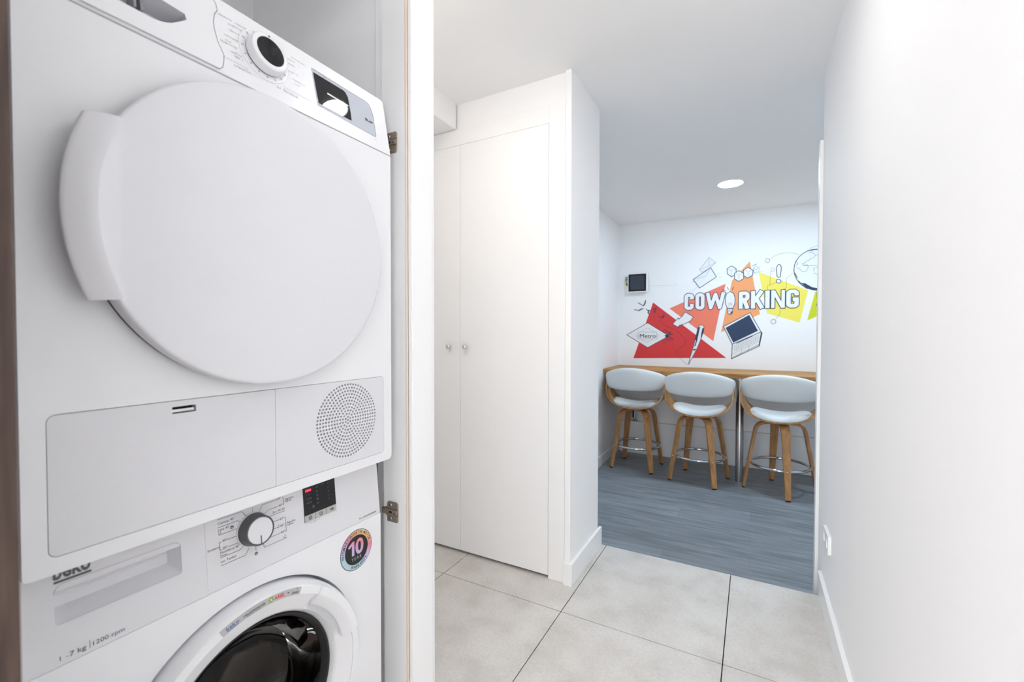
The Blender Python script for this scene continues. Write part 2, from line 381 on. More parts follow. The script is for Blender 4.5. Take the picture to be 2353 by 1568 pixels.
# ------------------------------------------------------------------ ceiling lamps
def downlight(x, y, z, r, m, label):
    t = thing('ceiling_downlight', label, 'ceiling lamp', (x, y, z))
    f = Fr((x, y, z), (1, 0, 0), (0, -1, 0), (0, 0, -1))
    obj('trim_ring', MB().lathe(f, [(r + .012, 0), (r + .011, .004), (r + .004, .007), (r, .005), (r, 0)], 48), LACQ, t)
    obj('diffuser', MB().lathe(f, [(r, .0), (r, .0045), (r * .8, .0062), (0, .0068)], 40), m, t, label='glowing white diffuser')
downlight(-.165, 3.86, 2.31, .086, LAMP_C, 'round glowing downlight in the ceiling of the coworking room')
downlight(.85, 3.86, 2.31, .086, LAMP_C, 'round downlight hidden behind the right wall end, second in the coworking room')
downlight(-.215, 1.262, 2.31, .050, LAMP_H, 'round hallway downlight above the casing, mirrored in the dryer display')
downlight(-.215, -.85, 2.31, .11, LAMP_B, 'round hallway downlight just behind the photographer')
downlight(-1.15, 1.06, 2.31, .085, LAMP_W, 'round warm downlight in the wardrobe passage, behind the laundry casing')

# ------------------------------------------------------------------ tumble dryer
dr = thing('tumble_dryer', 'white front-loading tumble dryer stacked on the washing machine in the laundry niche', 'dryer', (-1.05, .479, .8398))
F = Fr((-.755, 0, 0), (0, 1, 0), (0, 0, 1), (1, 0, 0))                   # its front plane
TA = R(10.5)
C = Fr((-.755, 0, 1.557), (0, 1, 0), (-math.sin(TA), 0, math.cos(TA)), (math.cos(TA), 0, math.sin(TA)))   # leaning control panel
bd = MB().prism(F, rrect(.175, .783, .8398, 1.5548, (.006, .010, 0, 0)), -.022, 0, [rrect(.1975, .7585, .8605, 1.0383, .010)])
body = obj('front_panel', bd, APPL, dr, bevel=.0014)
obj('body', MB().box(-1.355, -.7775, .178, .780, .8405, 1.55).box(-1.355, -.84, .178, .780, 1.55, 1.688), APPL, dr, bevel=.003)
obj('panel_gap', MB().box(-.7775, -.768, .196, .760, .859, 1.040).box(-.800, -.7625, .1765, .7815, 1.545, 1.565), GAP, dr)
fp = MB().prism(F, rrect(.1982, .4917, .8614, 1.0374, (.009, .0005, .0005, .009)), -.012, .0, [rrect(.331, .363, 1.0183, 1.0287, .001)])
flap = obj('condenser_flap', fp, APPLM, dr, bevel=.0006)
obj('latch', MB().box(-.766, -.7575, .332, .362, 1.0195, 1.0245), CHROME, flap, bevel=.001, label='chrome latch bar')
# perforated vent panel
def perforated(mb, fr, cx, cy, rings, p, rh, c0, c1):
    def cell(per, hx, hy):
        n = len(per); ang = [math.atan2(b - hy, a - hx) for a, b in per]
        ring = [(hx + rh * math.cos(t), hy + rh * math.sin(t)) for t in ang]
        vs = [fr(a, b, c1) for a, b in per] + [fr(a, b, c1) for a, b in ring] + [fr(a, b, c0) for a, b in ring]
        mb.add(vs, [(i, (i + 1) % n, n + (i + 1) % n, n + i) for i in range(n)] + [(n + i, n + (i + 1) % n, 2 * n + (i + 1) % n, 2 * n + i) for i in range(n)])
    cell(circle(cx, cy, p / 2, 12), cx, cy)
    for k in range(1, rings + 1):
        r0, r1, N = (k - .5) * p, (k + .5) * p, 6 * k
        for i in range(N):
            a0, a1 = 2 * math.pi * i / N, 2 * math.pi * (i + 1) / N; am = (a0 + a1) / 2
            P = lambda r, a: (cx + r * math.cos(a), cy + r * math.sin(a))
            per = [P(r0, a1 + (a0 - a1) * t / 3) for t in range(3)] + [P(r0 + (r1 - r0) * t / 3, a0) for t in range(3)] + [P(r1, a0 + (a1 - a0) * t / 3) for t in range(3)] + [P(r1 + (r0 - r1) * t / 3, a1) for t in range(3)]
            cell(per, *P(k * p, am))
vp_ = MB(); VR, VP = 11, .0069
vp_.prism(F, rrect(.4924, .7578, .8612, 1.0376, (.0005, .009, .009, .0005)), -.012, 0, [circle(.6545, .9535, (VR + .5) * VP, 66)])
perforated(vp_, F, .6545, .9535, VR, VP, .00235, -.004, 0)
vent = obj('vent_panel', vp_, APPLM, dr)
obj('vent_backing', MB().flat(F, circle(.6545, .9535, .08, 48), -.0042), GAP, vent)
# control panel with the water tank drawer
cp = MB().prism(C, rrect(.175, .783, .0009, .1365, (0, 0, .007, .006), 6), -.02, 0, [[(.20, .028), (.375, .028), (.375, .078), (.20, .078)]])
ctl = obj('control_panel', cp, APPL, dr, bevel=.0028, seg=3)
obj('panel_core', MB().prism(C, rrect(.178, .780, .003, .133, .005), -.075, -.045), APPLG, dr)
edge = [(.4046, .1263), (.4083, .1231), (.4101, .1109), (.4045, .1006), (.4014, .0859), (.4015, .0721), (.4049, .0525), (.4085, .043), (.4121, .0338), (.410, .02), (.4076, .0105), (.4029, .0055)]
outl = edge + [(.19, .0045), (.185, .0095), (.185, .128)]
slot = [(.205, .034), (.318, .0336), (.330, .037), (.3398, .0424), (.352, .053), (.3609, .0612), (.359, .0698), (.3298, .072), (.205, .072)]
slot_m = slot
dwr = obj('water_tank_drawer', MB().prism(C, outl, -.001, .0022, [slot]), APPL, dr, bevel=.0008)
obj('drawer_seam', MB().line(C, outl, .0013, .0024, True), INKL, dwr)
pk = MB(); n_ = len(slot)
for k in range(5):                                                        # the hollow of the drawer's finger grip
    t0_, t1_ = k / 5, (k + 1) / 5
    q = lambda t: [C(a, b + (.010 * t if b < .05 else -.004 * t), .0022 - .036 * t) for a, b in slot]
    A_, B_ = q(t0_), q(t1_); pk.add(A_ + B_, [(i, (i + 1) % n_, n_ + (i + 1) % n_, n_ + i) for i in range(n_)], True)
pk.flat(C, [(a, b + (.010 if b < .05 else -.004)) for a, b in slot], -.0338)
obj('finger_grip', pk, APPLG, dwr)
rb = MB()
for y in (.300, .308): rb.prism(C, [(y, .05), (y + .003, .05), (y + .003, .07), (y, .07)], -.033, -.012)
obj('grip_rib', rb, INKL, dwr)
# programme knob
K = (.4855, .0745)
KF = Fr(C(K[0], K[1], 0), C.u, C.v, C.w)
kn = obj('programme_knob', MB().lathe(KF, [(.0325, .002), (.0340, .0035), (.0335, .0178), (.0326, .0196), (.0315, .0203), (.0250, .0206), (.0247, .0197)], 64), APPL, dr)
obj('knob_seat', MB().lathe(KF, [(.0445, 0), (.0445, .0016), (.0425, .0022), (.0365, .0012), (.031, .0012)], 64), APPL, dr)
obj('knob_shadow_gap', MB().lathe(KF, [(.0335, .0013), (.0335, .003)], 48), GAP, dr)
cap = MB().lathe(KF, [(.0248, .0196)] + [(.0247 - i * .00123, .0200 + (.0010 if i % 2 else 0)) for i in range(20)] + [(0, .0202)], 56)
obj('knob_cap', cap, DGREY, kn, label='black ribbed knob face')
obj('knob_mark', MB().prism(KF, [(-.0014, .0268), (.0014, .0268), (.0014, .0300), (-.0014, .0300)], .0200, .0209), INK, kn)
tk = MB()
for i in range(16):
    a = R(90 + 22.5 * i); ca, sa = math.cos(a), math.sin(a)
    tk.line(C, [(K[0] + .0372 * ca, K[1] + .0372 * sa), (K[0] + .0405 * ca, K[1] + .0405 * sa)], .0018, .0021)
obj('dial_tick_print', tk, INKL, ctl)
# the blurred programme lettering: unreadable in the photo, printed as unreadable marks
def squiggle(mb, fr, x0, y0, x1, y1, h, c):
    n = max(4, int((x1 - x0) / (h * .62)))
    for i in range(n):
        t = i / n; x = x0 + (x1 - x0) * t; y = y0 + (y1 - y0) * t
        w = (x1 - x0) / n; k = random.choice((.62, .62, 1, .75))
        if random.random() < .08: continue
        mb.line(fr, [(x, y), (x + w * .25, y + h * k)], h * .17, c)
        if random.random() < .75: mb.line(fr, [(x + w * .25, y + h * .6), (x + w * .7, y + h * random.choice((0, .6, .1)))], h * .15, c)
        if random.random() < .4: mb.line(fr, [(x + w * .05, y), (x + w * .7, y)], h * .15, c)
pr = MB()
for (x0, y0, x1, y1, h) in [(.4128, .1074, .4339, .1074, .0032), (.4393, .1074, .4585, .1085, .003), (.4265, .0985, .4507, .0997, .0032), (.4264, .088, .445, .089, .0034), (.4181, .0742, .4423, .075, .0034),
                            (.4186, .065, .4308, .065, .003), (.4107, .059, .4384, .0602, .0036), (.4252, .0485, .4444, .0500, .0036), (.43, .0431, .4459, .044, .0036), (.4287, .0255, .4599, .0262, .0052),
                            (.5425, .1068, .5712, .1069, .0028), (.5333, .0992, .5485, .0998, .0028), (.5348, .0904, .5491, .0895, .0028), (.5325, .0736, .552, .0746, .0028), (.539, .0607, .5644, .0600, .0028), (.540, .0530, .556, .0526, .0026), (.5036, .0268, .551, .0262, .005)]:
    squiggle(pr, C, x0, y0, x1, y1, h, .0006)
pr.line(C, [(.4125, .0329), (.452, .0335)], .0006, .0006); pr.line(C, [(.519, .0345), (.583, .0352)], .0006, .0006)
squiggle(pr, C, .735, .0235, .745, .0235, .0022, .0006)
obj('panel_print', pr, INKP, ctl)
ds = obj('display', MB().prism(C, [(.5861, .110), (.727, .1072), (.7335, .1045), (.738, .0975), (.7425, .0812), (.7425, .0315), (.7405, .0295), (.5905, .0335), (.5895, .035)], -.001, .0009), SILV, dr, bevel=.0004)
obj('screen', MB().prism(C, [(.5883, .1025), (.662, .1015), (.667, .0995), (.6725, .0905), (.6742, .055), (.6738, .0392), (.6725, .0384), (.5922, .0395), (.5905, .0600)], 0, .0013), BLACKG, ds, label='black glossy screen')
obj('painted_reflection', MB().prism(C, [(.6169, .0704), (.6695, .0690), (.6701, .0715), (.6172, .0738)], .0008, .0016), REFLWHITE, ds, label='thin white bar painted as a lamp reflection')  # white bar painted on the screen in place of a mirrored lamp
obj('display_outline', MB().line(C, [(.5861, .110), (.727, .1072), (.7335, .1045), (.738, .0975), (.7425, .0812), (.7425, .0315)], .0011, .00095), INK, ds)
lg = MB(); squiggle(lg, C, .7165, .0590, .7378, .0590, .0046, .0014); squiggle(lg, C, .7165, .0590, .7378, .0590, .0046, .0015); lg.line(C, [(.729, .0618), (.7365, .0618)], .0028, .0014)
lg.line(C, [(.7165, .063), (.7215, .063)], .0028, .0014); squiggle(lg, C, .612, .1045, .622, .1045, .0028, .0014)
obj('panel_mark', lg, INK, ds)
# round door with scooped grip
DC = (.472, 1.297)
D = Fr(F(DC[0], DC[1], 0), F.u, F.v, F.w)
def grip_w(a):
    d = abs(((a - 180 + 180) % 360) - 180)
    return max(0., math.cos(R(min(90, d / 31. * 90)))) if d < 31 else 0.
def door_h(r, a):
    h = .0350 + .0055 * (1 - (r / .245) ** 2)
    w = grip_w(a)
    if w > 0:
        rin = .2445 - .034 * w
        if r > rin: h += .0175 * w ** .6 * min(1, (r - rin) / max(.002, .2445 - rin))
    return h
rs = [0, .04, .08, .12, .15, .175, .19, .20, .205, .2098, .2105, .2112, .215, .2185, .222, .2255, .229, .2325, .236, .2385, .2405]
rings_ = []; NA = 180
for i in range(NA):
    a = i * 360 / NA; ca, sa = math.cos(R(a)), math.sin(R(a))
    row = [(r, door_h(r, a)) for r in rs] + [(.2430, door_h(.2405, a) - .0008), (.2444, door_h(.2405, a) - .0028), (.245, door_h(.2405, a) - .006), (.245, .0115), (.2440, .0098), (.236, .0095)]
    rings_.append([D(r * ca, r * sa, h) for r, h in row])
door = obj('door', MB().sweep(rings_ + [rings_[0]], caps=False, closed_ring=False), APPLM, dr)
obj('door_shadow_ring', MB().lathe(D, [(.2432, -.003), (.2432, .0096), (.236, .0098)], 96), RUBBER, door, label='dark ring drawing the shadow gap behind the door')  # dark colour stands in for the shadow line between door and front panel
hb = MB(); rows = []
for i in range(41):
    t = i / 40; row = []
    for r, dh in [(.239, 0), (.2440, 0), (.250, -.0018), (.258, -.0046), (.266, -.0076), (.2695, -.0090), (.2708, -.0102), (.2712, -.0116), (.2700, -.0145), (.262, -.0185), (.248, -.029), (.239, -.029)]:
        k = max(0, min(1, (r - .245) / .026)); lo = 150.5 + 4.4 * k; hi = 208.0 - 2.4 * k
        a = lo + (hi - lo) * t; base = .0352 + .0175 * grip_w(a) ** .6
        rr = r if r > .2445 else r
        row.append(D(rr * math.cos(R(a)), rr * math.sin(R(a)), base + dh if dh > -.02 else .0352 + dh + .006))
    rows.append(row)
hb.sweep(rows, caps=True, closed_ring=True)
dh_ = obj('door_grip', hb, APPLM, door)
md = dh_.modifiers.new('bevel', 'BEVEL'); md.width = .0012; md.segments = 2; md.limit_method = 'ANGLE'; md.angle_limit = R(50)

# ------------------------------------------------------------------ washing machine
wm = thing('washing_machine', 'white front-loading washing machine standing under the tumble dryer', 'washing machine', (-1.05, .479, 0))
B = Fr((-.785, 0, 0), (0, 1, 0), (0, 0, 1), (1, 0, 0))
P = Fr((-.787, 0, .705), (0, 1, 0), (-.013, 0, .14), (.14, 0, .013))
cb = math.cos(math.atan2(.013, .14)); PZ = lambda z: (z - .705) / cb
WC = (.468, .452)
W_ = Fr(B(WC[0], WC[1], 0), B.u, B.v, B.w)
obj('front_panel', MB().prism(B, rrect(.178, .776, .02, .7048, (.004, .004, .0003, .0003)), -.03, 0, [circle(WC[0], WC[1], .2265, 96)]), APPL, wm, bevel=.0005, seg=2)
obj('body', MB().box(-1.35, -.815, .178, .184, .0, .83).box(-1.35, -.815, .770, .775, .0, .83).box(-1.35, -1.344, .184, .770, .0, .83).box(-1.344, -.815, .184, .770, 0, .01).box(-1.344, -.83, .184, .770, .825, .8395), APPL, wm)
obj('recess_ring', MB().lathe(W_, [(.2265, -.001), (.225, -.012), (.222, -.022), (.15, -.026)], 96), APPLG, wm)
ctlw = obj('control_panel', MB().prism(P, rrect(.3935, .776, .0001, .1335, .0003), -.035, 0), APPLM, wm, bevel=.0003)
def ZP(pts): return [(a, PZ(b)) for a, b in pts]
dd = MB().prism(P, rrect(.178, .3932, .0001, .1335, .0003), -.035, 0, [rrect(.2125, .3580, PZ(.757), PZ(.8085), (.004, .004, .011, .011), 6)])
dw = obj('detergent_drawer', dd, APPLM, wm, bevel=.0003)
x0, x1, z0, z1 = .2125, .3580, PZ(.757), PZ(.8085)
pb = MB()
top = rrect(x0, x1, z0, z1, (.004, .004, .011, .011), 6)
pb.prism(P, [(x0 - .0005, PZ(.8003)), (x1 + .0005, PZ(.8003))] + [(x1 + .0005 - (.009 - .009 * math.cos(R(15 * k))), z1 + .0005 - (.009 - .009 * math.sin(R(15 * k)))) for k in range(0, 7)] + [(x0 - .0005 + (.009 - .009 * math.cos(R(90 - 15 * k))), z1 + .0005 - (.009 - .009 * math.sin(R(90 - 15 * k)))) for k in range(0, 7)], -.010, -.0003)      # the drawer's finger lip
obj('drawer_lip', pb, APPLM, dw)
pk = MB(); mm = len(top)
low = [(x0 + .004 + (a - x0) * (x1 - x0 - .014) / (x1 - x0), z0 + .017 + (b - z0) * .80) for a, b in top]
pk.add([P(a, b, -.002) for a, b in top] + [P(a, b, -.022) for a, b in low], [(i, (i + 1) % mm, mm + (i + 1) % mm, mm + i) for i in range(mm)]); pk.flat(P, low, -.0218)
obj('drawer_recess', pk, APPLM, dw)
obj('lip_seam', MB().line(P, [q_ for q_ in top if q_[1] > PZ(.797)], .0006, .0002), INKL, dw)
tx = MB()
tx.text(P, 'beko', .2125, PZ(.8160), .0195, .0004, width=.0375, bold=.03)
tx.line(P, [(.2140, PZ(.8120)), (.2495, PZ(.8120))], .0030, .0004)
obj('brand_print', tx, INK, dw, label='dark grey beko lettering with underline')
tx = MB()
tx.text(P, '1 -', .2150, PZ(.7115), .0056, .0004, width=.0085); tx.text(P, '7 kg', .2245, PZ(.7115), .0060, .0004, width=.0165, bold=.012)
tx.line(P, [(.2448, PZ(.7105)), (.2448, PZ(.7205))], .0006, .0004); tx.text(P, '1200 rpm', .2480, PZ(.7115), .0056, .0004, width=.0345)
obj('capacity_print', tx, INK, dw)
# the dial and what is printed round it
tx = MB(); c = .0004; LW = .00075
for pts in [[(.4139, .8202), (.4547, .8200), (.4619, .809)], [(.4143, .8069), (.4465, .8069), (.4525, .8023)], [(.4144, .7939), (.4438, .7939), (.4461, .7924)], [(.4271, .7815), (.4445, .7815)],
            [(.4179, .7812), (.4146, .7811), (.4149, .7687), (.418, .7687)], [(.4285, .7690), (.4474, .7690)], [(.4152, .7557), (.4482, .7557), (.4538, .7597)], [(.4154, .7424), (.4563, .7424), (.4635, .7526)],
            [(.4752, .7501), (.4753, .7426)], [(.4889, .7493), (.4914, .7416), (.5354, .7416)], [(.5022, .7551), (.5236, .7551)], [(.51, .7677), (.5163, .7677)], [(.5108, .7808), (.5224, .7808)],
            [(.5322, .7806), (.5352, .7806), (.5356, .7544), (.5323, .7544)], [(.5047, .7924), (.5090, .7934), (.5345, .7934)], [(.4955, .8018), (.5013, .8062), (.5216, .8062)], [(.4856, .8086), (.4918, .8194), (.5206, .8194)],
            [(.5317, .8192), (.5334, .8192), (.534, .8056), (.532, .8056)], [(.4737, .8192), (.4737, .8123)]]:
    tx.line(P, ZP(pts), LW, c)
for s, x, z, w, h in [('Camisas 40°', .4142, .8112, .0275, .0042), ('Lana 40°', .4140, .8005, .0190, .0040), ('Lã', .4140, .7954, .0050, .0042), ('40°', .4194, .7805, .0080, .0040), ('Sintéticos', .3955, .7728, .0188, .0038),
                      ('20°', .4194, .7680, .0080, .0040), ('Plumíferos 40°', .4152, .7617, .0325, .0042), ('Penas', .4152, .7572, .0105, .0032), ('Lav. Tambor', .4152, .7468, .0262, .0042), ('90°', .5244, .7535, .0082, .0040),
                      ('60°', .5244, .7662, .0082, .0040), ('60°', .5238, .7793, .0085, .0040), ('Algodón', .5373, .7670, .0185, .0042), ('Algodão', .5376, .7630, .0142, .0030), ('Eco 40-60', .5114, .7962, .0235, .0040),
                      ('40°', .5229, .8048, .0085, .0040), ('Algodón', .5362, .8125, .0188, .0042), ('Algodão', .5362, .8088, .0142, .0030), ('20°', .5210, .8185, .0082, .0034), ('Pro', .7130, .7105, .0120, .0042)]:
    tx.text(P, s, x, PZ(z), h, c, width=w)
tx.text(P, 'SmartInverter', .7255, PZ(.7105), .0044, c, width=.0385, bold=.014, slant=.15)
for cx_, cz_ in ((.4365, .7994), (.4755, .7372)):                       # small round care marks
    tx.line(P, [(a, b) for a, b in circle(cx_, PZ(cz_), .0026, 12)], .0009, c, True); tx.line(P, [(cx_ - .0015, PZ(cz_) - .001), (cx_ + .002, PZ(cz_) + .0012)], .0014, c)
    tx.line(P, [(cx_ - .0018, PZ(cz_) + .0022), (cx_ + .0005, PZ(cz_) + .0005)], .0012, c)
for cx_, cz_ in ((.5318, .7462), (.5203, .7692)):                       # small wash bowls
    tx.line(P, [(cx_ + .0028 * math.cos(R(180 + 18 * k)), PZ(cz_) + .0028 * math.sin(R(180 + 18 * k))) for k in range(11)], .0007, c); tx.line(P, [(cx_, PZ(cz_)), (cx_ + .0005, PZ(cz_) + .003)], .0007, c)
obj('dial_print', tx, INK, ctlw)
kc = (.4725, PZ(.7825))
KW = Fr(P(kc[0], kc[1], 0), P.u, P.v, P.w)
kw = obj('programme_knob', MB().lathe(KW, [(.0285, .0008), (.0288, .0030), (.0276, .0045), (.0268, .006), (.0260, .0225), (.0250, .0238), (.0232, .0241), (.0228, .0232)], 64), CHGREY, wm)
obj('knob_seat', MB().lathe(KW, [(.0302, 0), (.0302, .0022), (.0290, .0032), (.026, .0032)], 64), APPLG, wm)
obj('knob_face', MB().lathe(KW, [(.0229, .0230), (.0222, .0238), (0, .0238)], 64), APPLM, kw, label='white knob face')
obj('knob_pointer', MB().prism(KW, [(-.0009, -.0245), (.0009, -.0245), (.0009, -.0085), (-.0009, -.0085)], .0236, .0243), CHGREY, kw)
sc_ = obj('display', MB().prism(P, [(.5757, PZ(.7540)), (.6530, PZ(.7540)), (.6530, PZ(.833)), (.5757, PZ(.833))], -.001, .0008), BLACKG, wm, bevel=.0003, label='black display panel')
for i, (a, b_) in enumerate(((.5762, .6005), (.6013, .6262), (.6270, .6526))):
    bt = obj('button', MB().prism(P, [(a, PZ(.7545)), (b_, PZ(.7545)), (b_, PZ(.7672)), (a, PZ(.7672))], 0, .0016), STICK, sc_, bevel=.0005)
t2 = MB()
t2.line(P, circle(.5885, PZ(.7608), .0034, 16), .0011, .0018, True); t2.line(P, circle(.5885, PZ(.7608), .0016, 12), .0008, .0018, True)
t2.line(P, [(.6138 + .0036 * math.cos(R(60 - 30 * k)), PZ(.7608) + .0036 * math.sin(R(60 - 30 * k))) for k in range(11)], .0011, .0018); t2.line(P, [(.6138, PZ(.7645)), (.6138, PZ(.7608)), (.6160, PZ(.7608))], .0009, .0018)
t2.flat(P, [(.6372, PZ(.7583)), (.6408, PZ(.7608)), (.6372, PZ(.7633))], .0018); t2.line(P, [(.6420, PZ(.7583)), (.6420, PZ(.7633))], .0013, .0018); t2.line(P, [(.6438, PZ(.7583)), (.6438, PZ(.7633))], .0013, .0018)
obj('button_marks', t2, DGREY, sc_)
t2 = MB(); t2.text(P, '1200', .5815, PZ(.8140), .0042, .0011, width=.0125, bold=.03); obj('lit_figures', t2, LEDRED, sc_, label='red lit 1200')
t2 = MB()
for s, z in (('1000', .8060), ('800', .7975), ('600', .7895)): t2.text(P, s, .5825, PZ(z), .0040, .0011, width=.0115)
for z in (.8170, .8085, .8005, .7925, .7845):
    for x in (.6080, .6350):
        t2.line(P, circle(x, PZ(z), .0016, 10), .0008, .0011, True); t2.line(P, [(x - .001, PZ(z)), (x + .001, PZ(z) + .0006)], .0008, .0011)
t2.line(P, circle(.6220, PZ(.8190), .0021, 12), .0009, .0011, True); t2.line(P, [(.6242, PZ(.8190)), (.6280, PZ(.8190))], .0008, .0011)
t2.line(P, circle(.5975, PZ(.7805), .0020, 12), .0020, .0011, True); t2.line(P, [(.586, PZ(.7805)), (.590, PZ(.7805))], .0012, .0011)
obj('unlit_figures', t2, DIMLED, sc_)
t2 = MB(); t2.line(P, [(.5870, PZ(.7530)), (.5870, PZ(.7505)), (.5935, PZ(.7505))], .0006, .0004); t2.text(P, '(3s)', .5955, PZ(.7490), .0032, .0004, width=.0068); t2.line(P, [(.604, PZ(.7505)), (.6105, PZ(.7505)), (.6105, PZ(.7530))], .0006, .0004)
obj('button_print', t2, INKL, sc_)
# round warranty badge
bc = (.702, .647)
bg = obj('warranty_badge', MB().prism(B, circle(bc[0], bc[1], .0450, 64), 0, .0004), RUBBER, wm, label='round black and rainbow foil warranty badge')
ring = MB().prism(B, circle(bc[0], bc[1], .0437, 64), .0002, .0006, [circle(bc[0], bc[1], .0328, 64)])
ring.flat(B, [(bc[0] + x_, bc[1] + z_) for x_, z_ in ((-.0135, -.0105), (-.0065, -.0105), (-.0065, .0220), (-.0120, .0220), (-.0240, .0135), (-.0215, .0085), (-.0135, .0135))], .0006)
ring.text(B, '0', bc[0] - .0035, bc[1] - .0105, .0325, .0006, width=.0235, bold=.03)
obj('badge_foil', ring, IRID, bg)
lz, ly = bc[1], bc[0] - .479
IRID_RANGE.inputs['From Min'].default_value = (lz - .05) + .55 * (ly - .02); IRID_RANGE.inputs['From Max'].default_value = (lz + .045) + .55 * (ly + .025)
t2 = MB(); t2.text(B, 'Y E A R', bc[0] - .0005, bc[1] - .0225, .0075, .0007, width=.028, align='CENTER'); obj('badge_year', t2, STICK, bg)
t2 = MB()
t2.arc_text(B, 'PROSMART INVERTER MOTOR', bc[0], bc[1], .0355, .0062, .0008, 192, 12, bold=.012)
t2.arc_text(B, 'WARRANTY', bc[0], bc[1], .0412, .0064, .0008, 242, 318, bold=.012, flip=True)
obj('badge_print', t2, RUBBER, bg)
# porthole door
def wdoor_h(r, a):
    prof = [(.1600, -.006), (.1630, .003), (.1680, .0105), (.1985, .0262), (.1990, .0280), (.2135, .0280), (.2165, .0250), (.2200, .0150), (.2210, .006)]
    for (ra, ha), (rb_, hb_) in zip(prof, prof[1:]):
        if ra <= r <= rb_: h = ha + (hb_ - ha) * (r - ra) / (rb_ - ra); break
    else: h = prof[0][1]
    if 10 < a < 58 and .168 < r < .1992:
        w = min(1, (a - 10) / 6, (58 - a) / 6) * math.sin(math.pi * min(1, max(0, (r - .168) / .0315)) ** 1.2) ** .7
        h -= .013 * max(0, w)
    return h
rs = [.160, .163, .168, .171, .174, .178, .182, .186, .190, .194, .198, .1985, .199, .206, .2135, .2165, .220, .221]
rg = []
for i in range(180):
    a = i * 2; ca, sa = math.cos(R(a)), math.sin(R(a)); rg.append([W_(r * ca, r * sa, wdoor_h(r, a)) for r in rs] + [W_(.2205 * ca, .2205 * sa, -.02)])
pd = obj('porthole_door', MB().sweep(rg + [rg[0]], caps=False, closed_ring=False), APPL, wm)
md = pd.modifiers.new('split', 'EDGE_SPLIT'); md.split_angle = R(32)
rows = []
for i in range(31):
    a = 12 + 44 * i / 30; ca, sa = math.cos(R(a)), math.sin(R(a))
    rows.append([W_(r * ca, r * sa, h) for r, h in [(.2180, .021), (.2168, .0262), (.2142, .0302), (.1995, .0312), (.1830, .0235), (.1800, .0205), (.1795, .0165), (.190, .017), (.205, .019)]])
hd = obj('door_handle', MB().sweep(rows), APPL, pd)
md = hd.modifiers.new('split', 'EDGE_SPLIT'); md.split_angle = R(25)
obj('rubber_rim', MB().lathe(W_, [(.1605, -.002), (.1595, .001), (.156, .0), (.150, -.012), (.148, -.024)], 96), RUBBER, pd, label='dark rim round the glass')
bowl = [(.1500, -.013), (.1440, -.030), (.1350, -.052), (.120, -.074), (.095, -.090), (.06, -.099), (0, -.102)]
gl = MB().lathe(W_, bowl + [(r * .965 if r else 0, h - .006) for r, h in reversed(bowl[:-1])][:0] , 96)
inner = [(0, -.108), (.058, -.105), (.092, -.0965), (.1155, -.080), (.1295, -.056), (.139, -.032), (.1480, -.013)]
gl = MB().lathe(W_, bowl + inner, 96)
obj('glass_bowl', gl, GLASS, pd, label='dark glass porthole bowl')
st = [(.2130 * math.cos(R(a)), .2130 * math.sin(R(a))) for a in [69.3 + 41.2 * k / 24 for k in range(25)]] + [(.1998 * math.cos(R(a)), .1998 * math.sin(R(a))) for a in [110.0 - 40.6 * k / 24 for k in range(25)]]
sk = obj('advice_sticker', MB().prism(W_, st, .0279, .0284), STICK, pd, label='silver curved sticker with printed brand names')
t2 = MB(); t2.arc_text(W_, 'beko', 0, 0, .2040, .0058, .0287, 108.0, 101.9, bold=.012)
t2.line(W_, [(.2022 * math.cos(R(a)), .2022 * math.sin(R(a))) for a in (107.6, 106, 104.4, 102.6)], .0010, .0287); obj('sticker_brand', t2, BLUEINK, sk)
t2 = MB(); t2.arc_text(W_, 'recommends', 0, 0, .2042, .0046, .0287, 100.0, 89.2, bold=.016, slant=.12)
t2.line(W_, [(.2024 * math.cos(R(a)), .2024 * math.sin(R(a))) for a in (98.5, 97, 95.6, 95.0)], .0006, .0287); t2.line(W_, [(.2024 * math.cos(R(a)), .2024 * math.sin(R(a))) for a in (94.4, 93, 91.5)], .0006, .0287)
t2.arc_text(W_, '+', 0, 0, .2052, .0038, .0287, 77.6, 76.2, bold=.03)
t2.arc_text(W_, 'Lenor', 0, 0, .2025, .0052, .0287, 74.8, 70.7, slant=.25); t2.line(W_, circle(.2112 * math.cos(R(72.0)), .2112 * math.sin(R(72.0)), .0013, 10), .0004, .0287, True)
obj('sticker_print', t2, NAVYINK, sk)
t2 = MB(); t2.arc_text(W_, 'ARIEL', 0, 0, .2038, .0060, .0287, 84.6, 78.9, bold=.022, slant=.1); obj('sticker_name', t2, REDINK, sk)
fa = R(86.3); fc = (.2068 * math.cos(fa), .2068 * math.sin(fa))
t2 = MB()
for k in range(6):
    a = R(60 * k + 20); t2.line(W_, [(fc[0] + .0016 * math.cos(a), fc[1] + .0016 * math.sin(a)), (fc[0] + .0046 * math.cos(a + .45), fc[1] + .0046 * math.sin(a + .45))], .0018, .0287)
obj('sticker_star', t2, GREENINK, sk)
t2 = MB(); t2.flat(W_, circle(fc[0], fc[1], .0019, 12), .0290); obj('sticker_star_core', t2, YELLOWINK, sk)
